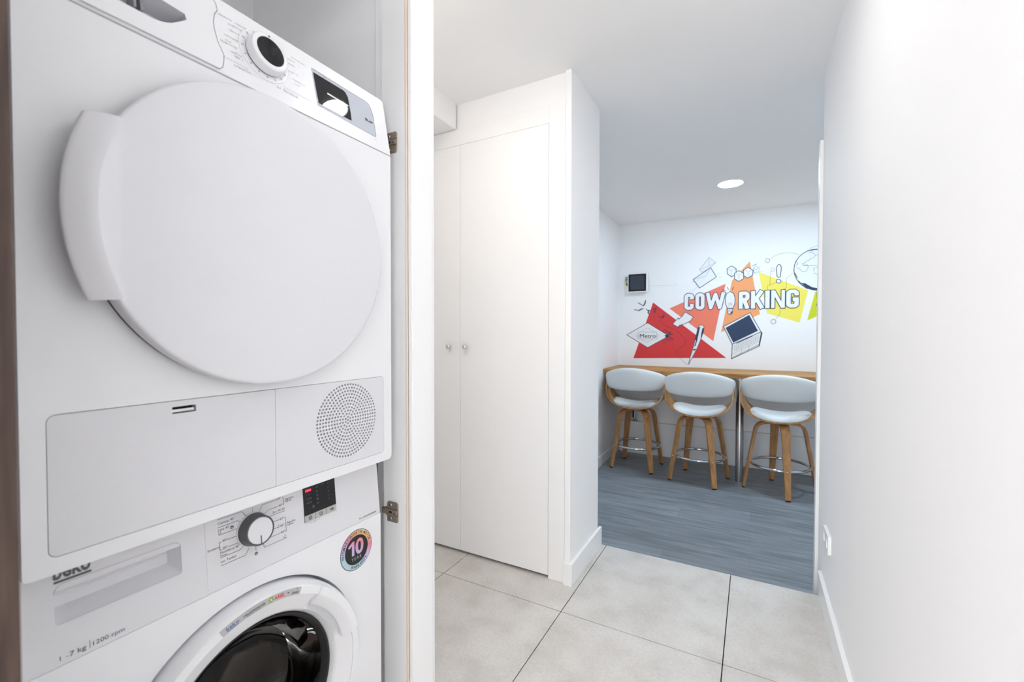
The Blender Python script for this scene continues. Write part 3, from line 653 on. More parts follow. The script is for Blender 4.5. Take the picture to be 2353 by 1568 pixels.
# drum behind the glass
nd, ld, bdm = nodes(DRUM)
tc = nd.new('ShaderNodeTexCoord'); vo = nd.new('ShaderNodeTexVoronoi'); vo.inputs['Scale'].default_value = 42; bu = nd.new('ShaderNodeBump'); bu.inputs['Strength'].default_value = .7; bu.inputs['Distance'].default_value = .006
ld.new(tc.outputs['Object'], vo.inputs['Vector']); ld.new(vo.outputs['Distance'], bu.inputs['Height']); ld.new(bu.outputs['Normal'], bdm.inputs['Normal'])
obj('door_gasket', MB().lathe(W_, [(.152, -.026), (.158, -.034), (.162, -.05), (.155, -.058), (.160, -.064), (.20, -.066)], 64), DGREY, wm)
drum = obj('drum', MB().lathe(W_, [(.165, -.07), (.235, -.085), (.238, -.10), (.238, -.40), (.225, -.42), (0, -.43)], 96), DRUM, wm)
for k in range(3):
    a = R(100 + 120 * k); ca, sa = math.cos(a), math.sin(a)
    rows = []
    for c_ in (-.11, -.16, -.25, -.34, -.39):
        wv = .024 if c_ in (-.11, -.39) else .034
        rows.append([W_((.237 - q) * ca - s_ * wv * sa, (.237 - q) * sa + s_ * wv * ca, c_) for q, s_ in ((0, -1), (.025, -.6), (.048, -.25), (.052, 0), (.048, .25), (.025, .6), (0, 1))])
    obj('drum_paddle', MB().sweep(rows), DRUM, drum)

# ------------------------------------------------------------------ hinge plates and the open cupboard door
def hinge_plate(z, label):
    H = Fr((-.7865, .82, z), (1, 0, 0), (0, 0, 1), (0, -1, 0))
    t = thing('hinge_plate', label, 'hinge plate', (-.7865, .82, z), 'hinge plates on the laundry lining board')
    out = [(-.018, -.0255), (.014, -.0255), (.0185, -.021), (.0185, .021), (.014, .0255), (-.014, .0255), (-.018, .021), (-.0185, .013), (-.024, .009), (-.034, .008), (-.037, .004), (-.037, -.004), (-.034, -.008), (-.024, -.009), (-.0185, -.013)]
    pl = obj('plate', MB().prism(H, out, .0002, .0022), BRONZE, t, bevel=.0006)
    obj('arm_seat', MB().prism(H, rrect(-.032, .016, -.006, .006, .0015), .002, .0065, [rrect(-.010, .002, -.003, .003, .001)]).prism(H, rrect(.006, .0175, -.0245, -.0085, .002), .002, .0040).prism(H, rrect(.006, .0175, .0085, .0245, .002), .002, .0040), BRONZE, t, bevel=.0007)
    obj('slot', MB().prism(H, rrect(-.0095, .0015, -.0028, .0028, .001), .002, .0030).prism(H, rrect(.007, .0125, -.0032, -.001, .0005), .0055, .0067), RUBBER, t)
    for s_ in (-1, 1):
        S = Fr(H(-.006, s_ * .0165, .002), H.u, H.v, H.w)
        sc = obj('screw', MB().lathe(S, [(.0042, 0), (.0042, .001), (.0033, .0020), (0, .0022)], 20), CHROME, t)
        obj('screw_slot', MB().line(S, [(-.0022, -.0022), (.0022, .0022)], .0009, .0024).line(S, [(-.0022, .0022), (.0022, -.0022)], .0009, .0025), RUBBER, sc)
hinge_plate(.691, 'nickel hinge plate low on the lining board, beside the washing machine')
hinge_plate(1.607, 'nickel hinge plate high on the lining board, beside the dryer controls')
cd_ = thing('cupboard_door', 'open brown oak cupboard door seen edge-on at the left of the laundry niche', 'cupboard door', (-.59, .0925, .02))
obj('door_leaf', MB().box(-.7405, -.4405, .0832, .1008, .02, 2.10), BROWN, cd_, bevel=.0008)
obj('edge_band', MB().box(-.4405, -.4395, .083, .101, .02, 2.10), BROWN, cd_)

# ------------------------------------------------------------------ built-in wardrobe
G = Fr((0, 1.856, 0), (1, 0, 0), (0, 0, 1), (0, -1, 0))
wd = thing('built_in_wardrobe', 'white built-in wardrobe with two plain hinged doors beside the passage', 'wardrobe', (-1.31, 2.0, 0))
fr_ = MB().box(-.822, -.7425, 1.856, 1.874, 0, 2.178).box(-1.895, -.822, 1.858, 1.874, 2.095, 2.178).box(-1.895, -1.822, 1.856, 1.874, 0, 2.095)
obj('casing', fr_, LACQ, wd, bevel=.002)
obj('carcass', MB().box(-.84, -.822, 1.88, 2.19, 0, 2.095).box(-1.84, -1.822, 1.88, 2.19, 0, 2.095).box(-1.822, -.84, 2.17, 2.19, 0, 2.095).box(-1.822, -.84, 1.89, 2.17, .0, .012).box(-1.822, -.84, 1.88, 2.17, 2.08, 2.0965), mat('carcass_grey', (.3, .29, .28, 1), .6), wd)
for x0, x1, kx in ((-1.3160, -.8242, -1.279), (-1.8205, -1.3176, -1.380)):
    dleaf = obj('door', MB().box(x0, x1, 1.8585, 1.8765, .014, 2.0942), LACQ, wd, bevel=.001)
    kf = Fr(G(kx, 1.0675, -.002), G.u, G.v, G.w)
    obj('knob', MB().lathe(kf, [(.0055, 0), (.0045, .004), (.004, .010), (.008, .0125), (.0115, .017), (.0122, .021), (.0105, .026), (.006, .0288), (0, .0295)], 28), CHROME, dleaf, label='small round chrome knob')

# ------------------------------------------------------------------ wall socket on the right wall
S = Fr((.275, 2.145, .31), (0, -1, 0), (0, 0, 1), (-1, 0, 0))
ws = thing('wall_socket', 'white double wall socket low on the right hallway wall', 'wall socket', (.275, 2.145, .31))
sp = obj('cover_plate', MB().prism(S, rrect(-.066, .066, -.037, .037, .006), 0, .011, [circle(-.034, 0, .02, 28), circle(.034, 0, .02, 28)]), LACQ, ws, bevel=.002)
for x in (-.034, .034):
    so = obj('socket_well', MB().lathe(Fr(S(x, 0, 0), S.u, S.v, S.w), [(.02, .0105), (.0195, .002), (0, .002)], 28), LACQ, ws)
    obj('pin_hole', MB().flat(S, circle(x - .0095, 0, .0025, 10), .0022).flat(S, circle(x + .0095, 0, .0025, 10), .0022), RUBBER, so)

# ------------------------------------------------------------------ counter
ZF = -.15
bc_ = thing('bar_counter', 'long butcher-block bar counter along the mural wall on a steel post', 'counter', (.1, 4.52, ZF))
obj('worktop', MB().box(-1.288, 1.598, 4.235, 4.818, .748, .788), WORKTOP, bc_, bevel=.002)
pf = Fr((-.092, 4.285, ZF), (1, 0, 0), (0, 1, 0), (0, 0, 1))
obj('support_post', MB().lathe(pf, [(0, .0), (.031, .0), (.031, .690), (.0295, .692)], 40), STEEL, bc_)
obj('post_sleeve', MB().lathe(pf, [(.0265, .690), (.0265, .885), (.045, .887), (.045, .898)], 40), STEEL, bc_)
obj('wall_batten', MB().box(-1.288, 1.598, 4.785, 4.818, .700, .7475), APPLG, bc_)

# ------------------------------------------------------------------ bar stools
def make_stool():
    t = thing('bar_stool', 'x', 'bar stool', (0, 0, 0))
    top = thing.__call__ if False else None
    # bent plywood shell: a U-shaped band that carries seat and back
    path = [(-.268, .842), (-.269, .80), (-.267, .755), (-.258, .705), (-.232, .662), (-.195, .630), (-.145, .606), (-.09, .592), (-.04, .586), (0, .5845)]
    path = path + [(-x, z) for x, z in reversed(path[:-1])]
    def yr(z, x):
        k = max(0, min(1, (z - .60) / .20))
        return (-.190 + .075 * k, .185 - .135 * k)
    path0 = path; path = smooth_path(path, 4)
    rows = []
    for i, (x, z) in enumerate(path):
        a = Vector(path[max(0, i - 1)]); b_ = Vector(path[min(len(path) - 1, i + 1)]); d = (b_ - a).normalized(); nn = Vector((-d.y, d.x)) * .0065
        y0, y1 = yr(z, x)
        rows.append([Vector((x + s_ * nn.x, y, z + s_ * nn.y)) for y, s_ in ((y0, 1), (y0 + .008, 1), (y1 - .008, 1), (y1, 1), (y1, -1), (y1 - .008, -1), (y0 + .008, -1), (y0, -1))])
    sh = obj('seat_shell', MB().sweep(rows), OAK, t, label='bent oak plywood shell')
    md = sh.modifiers.new('split', 'EDGE_SPLIT'); md.split_angle = R(40)
    # upholstered seat following the shell
    path = path0
    def zs(x):
        x = abs(x)
        for (xa, za), (xb, zb) in zip(path[:10], path[1:10]):
            if -xa >= x >= -xb: return zb + (za - zb) * (x + xb) / (xb - xa) if xa != xb else za
        return .5845
    mb = MB(); NX, NY = 24, 18; grid = {}
    for i in range(NX + 1):
        for j in range(NY + 1):
            u = -1 + 2 * i / NX; v = -1 + 2 * j / NY
            su = u * math.sqrt(1 - .30 * v * v); sv = v * math.sqrt(1 - .30 * u * u)
            x = .222 * su; y = .002 + .188 * sv
            edge = max(abs(u), abs(v)); th = .048 * max(0, 1 - edge ** 6) ** .5
            zz = zs(x * .93) * .55 + (.5845 + .9 * x * x) * .45 + .008
            grid[i, j] = (Vector((x, y, zz + th - .004)), Vector((x, y, zz - .003)))
    vs = []; idx = {}
    for k, (i, j) in enumerate(grid): idx[i, j] = k; vs.append(grid[i, j][0])
    fs = [(idx[i, j], idx[i + 1, j], idx[i + 1, j + 1], idx[i, j + 1]) for i in range(NX) for j in range(NY)]
    n0 = len(vs); vs += [grid[i, j][1] for (i, j) in grid]; fs += [(n0 + idx[i, j], n0 + idx[i, j + 1], n0 + idx[i + 1, j + 1], n0 + idx[i + 1, j]) for i in range(NX) for j in range(NY)]
    per = [(i, 0) for i in range(NX)] + [(NX, j) for j in range(NY)] + [(i, NY) for i in range(NX, 0, -1)] + [(0, j) for j in range(NY, 0, -1)]
    fs += [(idx[a], n0 + idx[a], n0 + idx[b_], idx[b_]) for a, b_ in zip(per, per[1:] + per[:1])]
    obj('seat', MB().add(vs, fs, True), LEATHER, t, label='white padded seat', autosmooth=False)
    # wrap-around padded back
    rows = []; NB = 44
    for i in range(NB + 1):
        p = -70 + 140 * i / NB; q = abs(p) / 70
        rx, ry = .276, .235
        cx, cy = rx * math.sin(R(p)), -ry * math.cos(R(p)) + .01
        zt = .968 - .075 * math.sin(R(p)) ** 2 - .022 * q ** 9; zb = .755 + .010 * q ** 2 + .022 * q ** 8
        th = .026 * (1 - .50 * q ** 8)
        nx, ny = math.sin(R(p)) / rx, -math.cos(R(p)) / ry; ln = math.hypot(nx, ny); nx /= ln; ny /= ln
        sec = []
        for k in range(16):
            a = 2 * math.pi * k / 16; ca, sa = math.cos(a), math.sin(a)
            ex = abs(ca) ** .7 * (1 if ca >= 0 else -1); ez = abs(sa) ** .55 * (1 if sa >= 0 else -1)
            zz = (zt + zb) / 2 + ez * (zt - zb) / 2
            lean = .030 * ((zz - .755) / .21)
            sec.append(Vector((cx + nx * (ex * th + lean), cy + ny * (ex * th + lean), zz)))
        rows.append(sec)
    cap0 = [sum(rows[0], Vector()) / 16 + (v - sum(rows[0], Vector()) / 16) * .4 + Vector((0, .010, 0)) for v in rows[0]]
    cap1 = [sum(rows[-1], Vector()) / 16 + (v - sum(rows[-1], Vector()) / 16) * .4 + Vector((0, .010, 0)) for v in rows[-1]]
    obj('backrest', MB().sweep([cap0] + rows + [cap1]), LEATHER, t, label='white wrap-around padded backrest', autosmooth=False)
    zf = Fr((0, 0, 0), (1, 0, 0), (0, 1, 0), (0, 0, 1))
    obj('swivel_plate', MB().lathe(zf, [(0, .5665), (.085, .5665), (.085, .5785), (.05, .5785)], 32), RUBBER, t)
    return t
def add_base(t, ang):
    for k in range(4):
        a = R(ang + 90 * k); ca, sa = math.cos(a), math.sin(a)
        prof = [(.016, .556, .058), (.07, .5565, .06), (.115, .553, .061), (.145, .542, .062), (.166, .522, .062), (.179, .492, .061), (.187, .45, .059), (.203, .36, .054), (.232, .20, .046), (.264, .012, .038)]
        prof = smooth_path(prof, 3)
        rows = []
        for i, (r, z, w) in enumerate(prof):
            r0, z0, _ = prof[max(0, i - 1)]; r1, z1, _ = prof[min(len(prof) - 1, i + 1)]; d = Vector((r1 - r0, z1 - z0)).normalized(); nr, nz = -d.y, d.x
            q = .010
            rows.append([Vector(((r + s_ * nr * q) * ca - o_ * w / 2 * sa, (r + s_ * nr * q) * sa + o_ * w / 2 * ca, z + s_ * nz * q)) for s_, o_ in ((1, -1), (1, 1), (-1, 1), (-1, -1))])
        leg = obj('leg', MB().sweep(rows, smooth=True), OAK, t)
        md = leg.modifiers.new('split', 'EDGE_SPLIT'); md.split_angle = R(45)
        L_ = Fr((0, 0, 0), (ca, sa, 0), (-sa, ca, 0), (0, 0, 1))
        obj('foot_pad', MB().prism(L_, [(.2565, -.016), (.2725, -.016), (.2725, .016), (.2565, .016)], 0.0, .013), RUBBER, leg)
        Bf = Fr(L_(.2405, 0, .215), L_.v, (0, 0, 1), L_.u)
        obj('bolt', MB().lathe(Bf, [(.0085, -.004), (.0085, .001), (.006, .004), (0, .0045)], 18), CHROME, leg)
    obj('foot_ring', MB().tube([(.209 * math.cos(2 * math.pi * i / 48), .209 * math.sin(2 * math.pi * i / 48), .215) for i in range(48)],   .0112, 12, True), CHROME, t, label='chrome foot ring')
def copy_tree(o, parent=None):
    c = o.copy(); COL.objects.link(c)
    if parent: c.parent = parent
    for ch in list(o.children): copy_tree(ch, c)
    return c
seat0 = make_stool()
stools = [((-.974, 4.314), 0, 41, 'white and oak bar stool nearest the left wall, leftmost of three'),
          ((-.405, 4.180), 0, 32, 'white and oak bar stool in the middle, left of the steel post'),
          ((.203, 4.200), -6, 10, 'white and oak bar stool right of the steel post, rightmost of three')]
roots = [seat0] + [copy_tree(seat0) for _ in stools[1:]]
for t, ((x, y), rz, legs, lab) in zip(roots, stools):
    ORIGIN[t.name] = Vector((0, 0, 0)); add_base(t, legs - rz)
    t.location = (x, y, ZF); t.rotation_euler = (0, 0, R(rz)); t['label'] = lab; t['category'] = 'bar stool'; t['group'] = 'bar stools at the counter'

# ------------------------------------------------------------------ wall tablet, access panel, water valve
Q = Fr((0, 4.82, 0), (1, 0, 0), (0, 0, 1), (0, -1, 0))                   # the mural wall
tb = thing('wall_tablet', 'black-screened tablet in a white frame on the wall left of the mural', 'wall tablet', (-1.083, 4.82, 1.672))
fb = obj('frame', MB().prism(Q, rrect(-1.187, -.978, 1.572, 1.775, .012), .022, .045), LACQ, tb, bevel=.004)
obj('back_box', MB().prism(Q, rrect(-1.165, -1.0, 1.595, 1.755, .006), 0, .023), RUBBER, tb)
obj('screen', MB().prism(Q, rrect(-1.179, -.994, 1.583, 1.767, .004), .044, .0465), BLACKG, tb, bevel=.0005)
obj('screen_area', MB().prism(Q, rrect(-1.158, -1.014, 1.603, 1.750, .001), .0463, .0469), mat('dark_screen', srgb(52, 60, 72), .25), tb)
cb_ = []
for k, (m_, dz) in enumerate(((YELLOWINK, 0), (GREENINK, .02), (RUBBER, .045))):
    pts = [(-1.185, 4.806, 1.695 + dz * .6), (-1.202, 4.80, 1.70 + dz), (-1.214, 4.801, 1.685 + dz * .8), (-1.216, 4.803, 1.665 + dz * .6), (-1.205, 4.806, 1.645 + dz * .5), (-1.186, 4.808, 1.64 + dz * .4)]
    obj('cable', MB().tube(pts, .0042, 8), m_, tb, label=('yellow cable', 'green cable', 'black cable')[k])
ap = thing('access_panel', 'flush white access panel on the wall above the tablet', 'access panel', (-.91, 4.82, 1.765))
obj('panel', MB().prism(Q, [(-1.140, 1.636), (-.682, 1.636), (-.682, 1.894), (-1.140, 1.894)], 0, .0035), WALL, ap, bevel=.0008)
for x in (-1.12, -.702):
    for z in (1.655, 1.765, 1.875):
        obj('screw', MB().lathe(Fr(Q(x, z, .0035), Q.u, Q.v, Q.w), [(.0035, 0), (.0035, .0006), (0, .0008)], 12), APPLG, ap)
va = thing('water_valve', 'small chrome water tap on the wall under the left end of the counter', 'water tap', (-1.113, 4.82, .235))
obj('back_plate', MB().prism(Q, rrect(-1.135, -1.113, .225, .325, .004), 0, .022), RUBBER, va, bevel=.002, label='black wall plate')
vb = obj('valve_body', MB().tube([Q(-1.105, .315, .01), Q(-1.105, .315, .045)], .010, 12).tube([Q(-1.105, .318, .035), Q(-1.107, .222, .035)], [.011, .008], 12).tube([Q(-1.107, .226, .035), Q(-1.107, .205, .035)], [.015, .012], 12), CHROME, va)
obj('lever', MB().tube([Q(-1.140, .197, .045), Q(-1.120, .207, .045), Q(-1.107, .200, .045), Q(-1.094, .207, .045), Q(-1.074, .196, .045)], .0055, 8).tube([Q(-1.107, .206, .035), Q(-1.107, .190, .05)], .008, 10), STEEL, va)

# ------------------------------------------------------------------ the painted mural
MURAL_FILL=[
('red',[(-929,1462),(-226,894),(-1132,866)]),
('salmon',[(-764,1395),(-239,1624),(-345,1059)]),
('orange',[(-32,1828),(58,1320),(-275,1146),(-183,1650)]),
('yellow',[(42,1722),(440,1529),(377,1236),(116,1327)]),
('lime',[(492,1515),(625,1535),(627,1351),(434,1255)])]
MURAL_WHITE={
'metro':[(-1205,1118),(-984,1247),(-766,1108),(-982,983)],
'arrow':[(-731,1232),(-675,1297),(-670,1279),(-637,1313),(-610,1354),(-531,1303),(-558,1262),(-609,1236),(-666,1217),(-678,1199)],
'pen':[(-472,1218),(-443,1219),(-430,1198),(-436,1150),(-457,1082),(-493,984),(-546,875),(-573,818),(-564,875),(-532,983),(-511,1081),(-494,1159),(-485,1203)],
'screen':[(-254,1202),(-24,1336),(69,1150),(-175,1030)],
'keys':[(-175,1030),(69,1150),(78,1141),(56,1017),(-180,886)],
'env1':[(-479,1778),(-391,1894),(-330,1839),(-379,1788),(-454,1749)],
'env2':[(-536,1682),(-375,1792),(-322,1696),(-475,1593)],
'cube1':[(-228,1771),(-188,1796),(-148,1765),(-149,1716),(-187,1688),(-225,1721)],
'cube2':[(-163,1721),(-123,1745),(-84,1716),(-83,1665),(-124,1640),(-162,1667)],
'cube3':[(-84,1749),(-45,1771),(-4,1741),(-6,1693),(-50,1668),(-83,1696)],
'cube4':[(0,1762),(20,1778),(48,1763),(44,1722),(20,1708),(0,1725)],
'excl':[(195,1770),(208,1782),(222,1773),(228,1746),(220,1663),(206,1658),(194,1672),(188,1744)],
'bulb':[(-220,1381),(-238,1424),(-241,1481),(-230,1526),(-199,1547),(-167,1525),(-154,1478),(-157,1422),(-174,1380)],
'base':[(-222,1378),(-173,1377),(-177,1336),(-198,1319),(-220,1337)],
'globe':[(685,1700),(681,1659),(669,1622),(649,1588),(622,1561),(589,1540),(552,1528),(512,1525),(472,1532),(433,1548),(398,1572),(369,1603),(346,1640),(332,1681),(327,1724),(331,1766),(344,1805),(366,1839),(395,1867),(429,1886),(468,1896),(508,1897),(547,1889),(585,1872),(618,1848),(646,1816),(667,1780),(680,1741)],
'n1':[(226,1623),(225,1617),(221,1611),(215,1607),(207,1606),(200,1608),(193,1612),(189,1618),(188,1625),(189,1632),(193,1638),(199,1641),(207,1642),(214,1641),(220,1636),(225,1630)],
'n2':[(190,1246),(189,1238),(184,1231),(177,1226),(169,1225),(161,1227),(154,1231),(150,1238),(148,1247),(150,1255),(154,1262),(161,1267),(169,1268),(177,1267),(184,1262),(188,1255)],
'n3':[(133,1821),(132,1813),(128,1807),(122,1803),(115,1802),(108,1804),(101,1809),(97,1816),(96,1824),(97,1832),(101,1838),(107,1842),(114,1843),(122,1841),(128,1836),(132,1829)],
'n4':[(541,1395),(539,1388),(535,1382),(529,1378),(522,1377),(515,1379),(509,1383),(505,1389),(503,1397),(505,1404),(509,1410),(515,1414),(522,1415),(529,1413),(535,1409),(539,1403)],
'n5':[(174,1736),(173,1730),(170,1725),(165,1722),(159,1721),(153,1722),(148,1726),(144,1732),(143,1738),(144,1744),(147,1749),(152,1752),(158,1753),(164,1752),(169,1748),(173,1742)]}
MURAL_DARK=[
('screen:laptop_screen',[(-235,1190),(-32,1314),(43,1161),(-166,1046)]),
('metro:pole_top',[(-811,1114),(-766,1130),(-766,1100),(-787,1081)]),
('keys:laptop_edge',[(78,1145),(59,1021),(49,1012),(69,1150)]),
('base:bulb_tip',[(-194,1336),(-176,1357),(-177,1336),(-198,1319)]),
('globe:globe_shade',[(384,1599),(417,1558),(469,1532),(541,1523),(540,1539),(468,1555),(417,1593)]),
('pen:pen_shade',[(-485,1198),(-467,1203),(-489,1086),(-505,1062),(-511,1072)]),
('pen:pen_shade',[(-498,1081),(-489,1077),(-511,1003),(-520,1008)]),
('pen:pen_shade',[(-443,1193),(-430,1188),(-437,1145),(-462,1072),(-453,1150)]),
('pen:pen_shade',[(-529,974),(-502,979),(-510,964),(-531,959)])]
MURAL_LINE=[
('metro:sign_detail',1.6,[(-1082,1148),(-889,1148),(-889,1077),(-1082,1075),(-1082,1148)]),
('metro:sign_detail',1.2,[(-1059,1150),(-984,1194),(-914,1150)]),
('metro:sign_detail',1.2,[(-1058,1073),(-983,1039),(-923,1074)]),
('metro:sign_detail',1.2,[(-1082,1121),(-1110,1108),(-1082,1096)]),
('metro:sign_detail',1.2,[(-889,1121),(-871,1109),(-889,1097)]),
(':flourish_drawing',3,[(-766,1120),(-725,1130),(-758,1135),(-787,1160),(-812,1175),(-826,1160),(-814,1142),(-797,1152)]),
(':flourish_drawing',2.5,[(-766,1100),(-715,1075),(-758,1082),(-777,1064),(-731,1055)]),
(':flourish_drawing',2.5,[(-777,1089),(-806,1069),(-823,1049),(-813,1031),(-796,1044)]),
(':flourish_drawing',2.5,[(-787,1150),(-763,1140),(-746,1155),(-754,1140)]),
(':bird_drawing*',5,[(-1086,1462),(-1056,1447),(-1027,1429),(-1020,1453),(-1006,1488),(-1009,1452),(-1027,1429)]),
(':bird_drawing*',5,[(-1127,1389),(-1091,1386),(-1081,1377),(-1061,1395),(-1032,1402),(-1076,1379)]),
(':bird_drawing*',5,[(-1003,1396),(-985,1380),(-975,1375),(-983,1357),(-970,1339),(-977,1370),(-958,1374),(-980,1385)]),
(':bird_drawing*',5,[(-871,1314),(-846,1306),(-832,1296),(-827,1316),(-815,1333),(-817,1311),(-837,1299)]),
(':bird_drawing*',5,[(-930,1399),(-915,1384),(-923,1363),(-907,1355),(-901,1378),(-896,1408),(-914,1389)]),
(':pen_trail_drawing',1.6,[(-854,1286),(-848,1256),(-817,1220),(-759,1192),(-692,1170),(-659,1130),(-617,1086),(-602,1051),(-616,1011),(-667,976),(-695,939),(-681,899),(-634,858),(-596,819),(-573,818)]),
('keys:keyboard_detail',1,[(-160,1012),(52,1123)]),
('keys:keyboard_detail',1,[(-158,996),(50,1106)]),
('keys:keyboard_detail',1,[(-156,980),(48,1088)]),
('keys:keyboard_detail',1,[(-155,964),(45,1071)]),
('keys:keyboard_detail',0.8,[(-153,1018),(-157,960)]),
('keys:keyboard_detail',0.8,[(-135,1028),(-139,970)]),
('keys:keyboard_detail',0.8,[(-116,1037),(-121,980)]),
('keys:keyboard_detail',0.8,[(-98,1047),(-103,990)]),
('keys:keyboard_detail',0.8,[(-80,1056),(-85,999)]),
('keys:keyboard_detail',0.8,[(-61,1065),(-67,1009)]),
('keys:keyboard_detail',0.8,[(-43,1075),(-49,1019)]),
('keys:keyboard_detail',0.8,[(-25,1084),(-31,1029)]),
('keys:keyboard_detail',0.8,[(-7,1093),(-14,1038)]),
('keys:keyboard_detail',0.8,[(11,1102),(4,1048)]),
('keys:keyboard_detail',0.8,[(29,1111),(22,1058)]),
('keys:keyboard_detail',0.8,[(46,1120),(39,1067)]),
('keys:keyboard_detail',1.2,[(-174,933),(55,1063)]),
('keys:keyboard_detail',1.4,[(-91,982),(-98,933)]),
('keys:keyboard_detail',1.4,[(-29,1020),(-37,969)]),
('keys:keyboard_detail',5,[(-137,1039),(-2,1111)]),
('keys:keyboard_detail',2.5,[(-180,895),(55,1031)]),
('env1:flap_fold',1.2,[(-391,1894),(-388,1807),(-477,1778)]),
('env1:flap_fold',1.2,[(-388,1807),(-330,1839)]),
('env2:flap_fold',1.6,[(-375,1792),(-421,1707),(-536,1682)]),
(':speed_mark_drawing',1.2,[(-313,1721),(-292,1728)]),
(':speed_mark_drawing',1.2,[(-307,1694),(-272,1694)]),
(':speed_mark_drawing',1.2,[(-327,1667),(-307,1664)]),
(':speed_mark_drawing',1,[(-557,1649),(-530,1665)]),
(':speed_mark_drawing',1,[(-516,1627),(-502,1634)]),
(':speed_mark_drawing',1,[(-556,1561),(-491,1606)]),
('cube1:cube_edge',1.2,[(-226,1772),(-188,1749),(-150,1765)]),
('cube1:cube_edge',1.2,[(-188,1749),(-189,1691)]),
('cube2:cube_edge',1.2,[(-160,1725),(-122,1702),(-85,1718)]),
('cube2:cube_edge',1.2,[(-122,1702),(-123,1644)]),
('cube3:cube_edge',1.2,[(-82,1750),(-44,1728),(-7,1744)]),
('cube3:cube_edge',1.2,[(-44,1728),(-46,1671)]),
('cube4:cube_edge',1.2,[(0,1762),(24,1744),(44,1761)]),
('cube4:cube_edge',1.2,[(24,1744),(20,1710)]),
(':speed_mark_drawing',3,[(-8,1780),(20,1796)]),
(':speed_mark_drawing',1.2,[(16,1788),(36,1805)]),
(':speed_mark_drawing',1.2,[(48,1772),(62,1778)]),
(':speed_mark_drawing',1.2,[(48,1722),(80,1733)]),
(':light_ray_drawing',4,[(-263,1569),(-240,1555)]),
(':light_ray_drawing',4,[(-222,1589),(-213,1563)]),
(':light_ray_drawing',4,[(-169,1588),(-180,1561)]),
('bulb:filament_drawing',1,[(-203,1378),(-214,1428),(-205,1434),(-199,1414),(-194,1440),(-187,1413),(-180,1430),(-193,1378)]),
('bulb:filament_drawing',2,[(-220,1362),(-176,1361)]),
('bulb:filament_drawing',2,[(-218,1348),(-179,1347)]),
(':circuit_line_drawing*',1.3,[(134,1831),(165,1858),(219,1880),(280,1883),(332,1874),(370,1853)]),
(':circuit_line_drawing*',1.3,[(428,1889),(464,1916),(539,1937)]),
(':circuit_line_drawing*',1.3,[(153,1724),(139,1707),(138,1585)]),
(':circuit_line_drawing*',1.3,[(192,1616),(117,1586),(118,1545)]),
(':circuit_line_drawing*',1.3,[(323,1691),(271,1654),(268,1560),(234,1539)]),
(':circuit_line_drawing*',1.3,[(223,1365),(223,1321),(181,1263)]),
(':circuit_line_drawing*',1.5,[(506,1519),(502,1471),(515,1414)]),
('globe:map_drawing',2,[(345,1760),(357,1776),(348,1795),(341,1791)]),
('globe:map_drawing',1.6,[(439,1866),(465,1873),(490,1840),(476,1820),(455,1817),(437,1797),(426,1802),(415,1781),(393,1774),(400,1760),(430,1761),(437,1740),(423,1702),(390,1704),(364,1736),(345,1738)]),
('globe:map_drawing',1.6,[(540,1879),(494,1840)]),
('globe:map_drawing',1.6,[(400,1757),(542,1747)]),
('globe:map_drawing',1.6,[(542,1737),(502,1735),(477,1724),(483,1680),(532,1656),(527,1591),(540,1565)]),
('globe:map_drawing',4,[(428,1885),(479,1893),(540,1892)]),
('globe:map_drawing',1.4,[(511,1765),(523,1777),(541,1763)]),
('globe:map_drawing',5,[(336,1690),(354,1645)]),
('globe:map_drawing',5,[(365,1617),(395,1576),(432,1544)])]

mu = thing('wall_mural', 'painted mural of coloured shapes and drawings reading COWORKING on the end wall', 'mural', (-.3, 4.82, 1.35))
mm_ = lambda pts: [(a / 1000, b_ / 1000) for a, b_ in pts]
for n_, p_ in MURAL_FILL: obj('colour_shape', MB().flat(Q, mm_(p_), .0008), MUR[n_], mu, label={'red': 'red triangle', 'salmon': 'salmon red triangle', 'orange': 'orange shape', 'yellow': 'yellow shape', 'lime': 'lime green shape'}[n_])
NAMES = {'metro': 'diamond_sign_drawing', 'arrow': 'arrow_drawing', 'pen': 'pen_drawing', 'screen': 'laptop_lid_drawing', 'keys': 'laptop_keyboard_drawing', 'env1': 'envelope_drawing', 'env2': 'envelope_drawing', 'cube1': 'cube_drawing', 'cube2': 'cube_drawing', 'cube3': 'cube_drawing', 'cube4': 'cube_drawing',
         'excl': 'exclamation_drawing', 'n1': 'circuit_node_drawing', 'n2': 'circuit_node_drawing', 'n3': 'circuit_node_drawing', 'n4': 'circuit_node_drawing', 'n5': 'circuit_node_drawing', 'bulb': 'light_bulb_drawing', 'base': 'bulb_base_drawing', 'globe': 'globe_drawing'}
THIN = {'env1': 1.8, 'cube4': 1.6, 'n3': 2.4, 'n5': 1.6, 'n2': 2.8, 'pen': 4, 'excl': 5, 'n1': 5, 'n4': 5}
lvl = {'metro': 0, 'arrow': 0, 'pen': 0, 'screen': 1, 'keys': 0, 'env1': 0, 'env2': 1, 'cube1': 0, 'cube2': 1, 'cube3': 2, 'cube4': 0}
WP = {}
for i, (k, p_) in enumerate(MURAL_WHITE.items()):
    c0 = .0012 + .0006 * lvl.get(k, 0); pts = mm_(p_)
    fl_ = WP[k] = obj(NAMES[k], MB().flat(Q, pts, c0), MWHITE, mu)
    obj('outline', MB().line(Q, pts, THIN.get(k, 5.0) * .0011, c0 + .0004, True), MINK, fl_)
GRP = {}
for i, (k, w, p_) in enumerate(MURAL_LINE):
    key = k + str(i) if k.endswith('*') else k
    GRP.setdefault(key, MB()).line(Q, mm_(p_), w * .0011, .0032)
for k, p_ in MURAL_DARK: GRP.setdefault(k, MB()).flat(Q, mm_(p_), .0029)
for k, mb in GRP.items():
    par, nm = k.split(':'); obj(nm.split('*')[0], mb, MINK, WP[par] if par else mu)
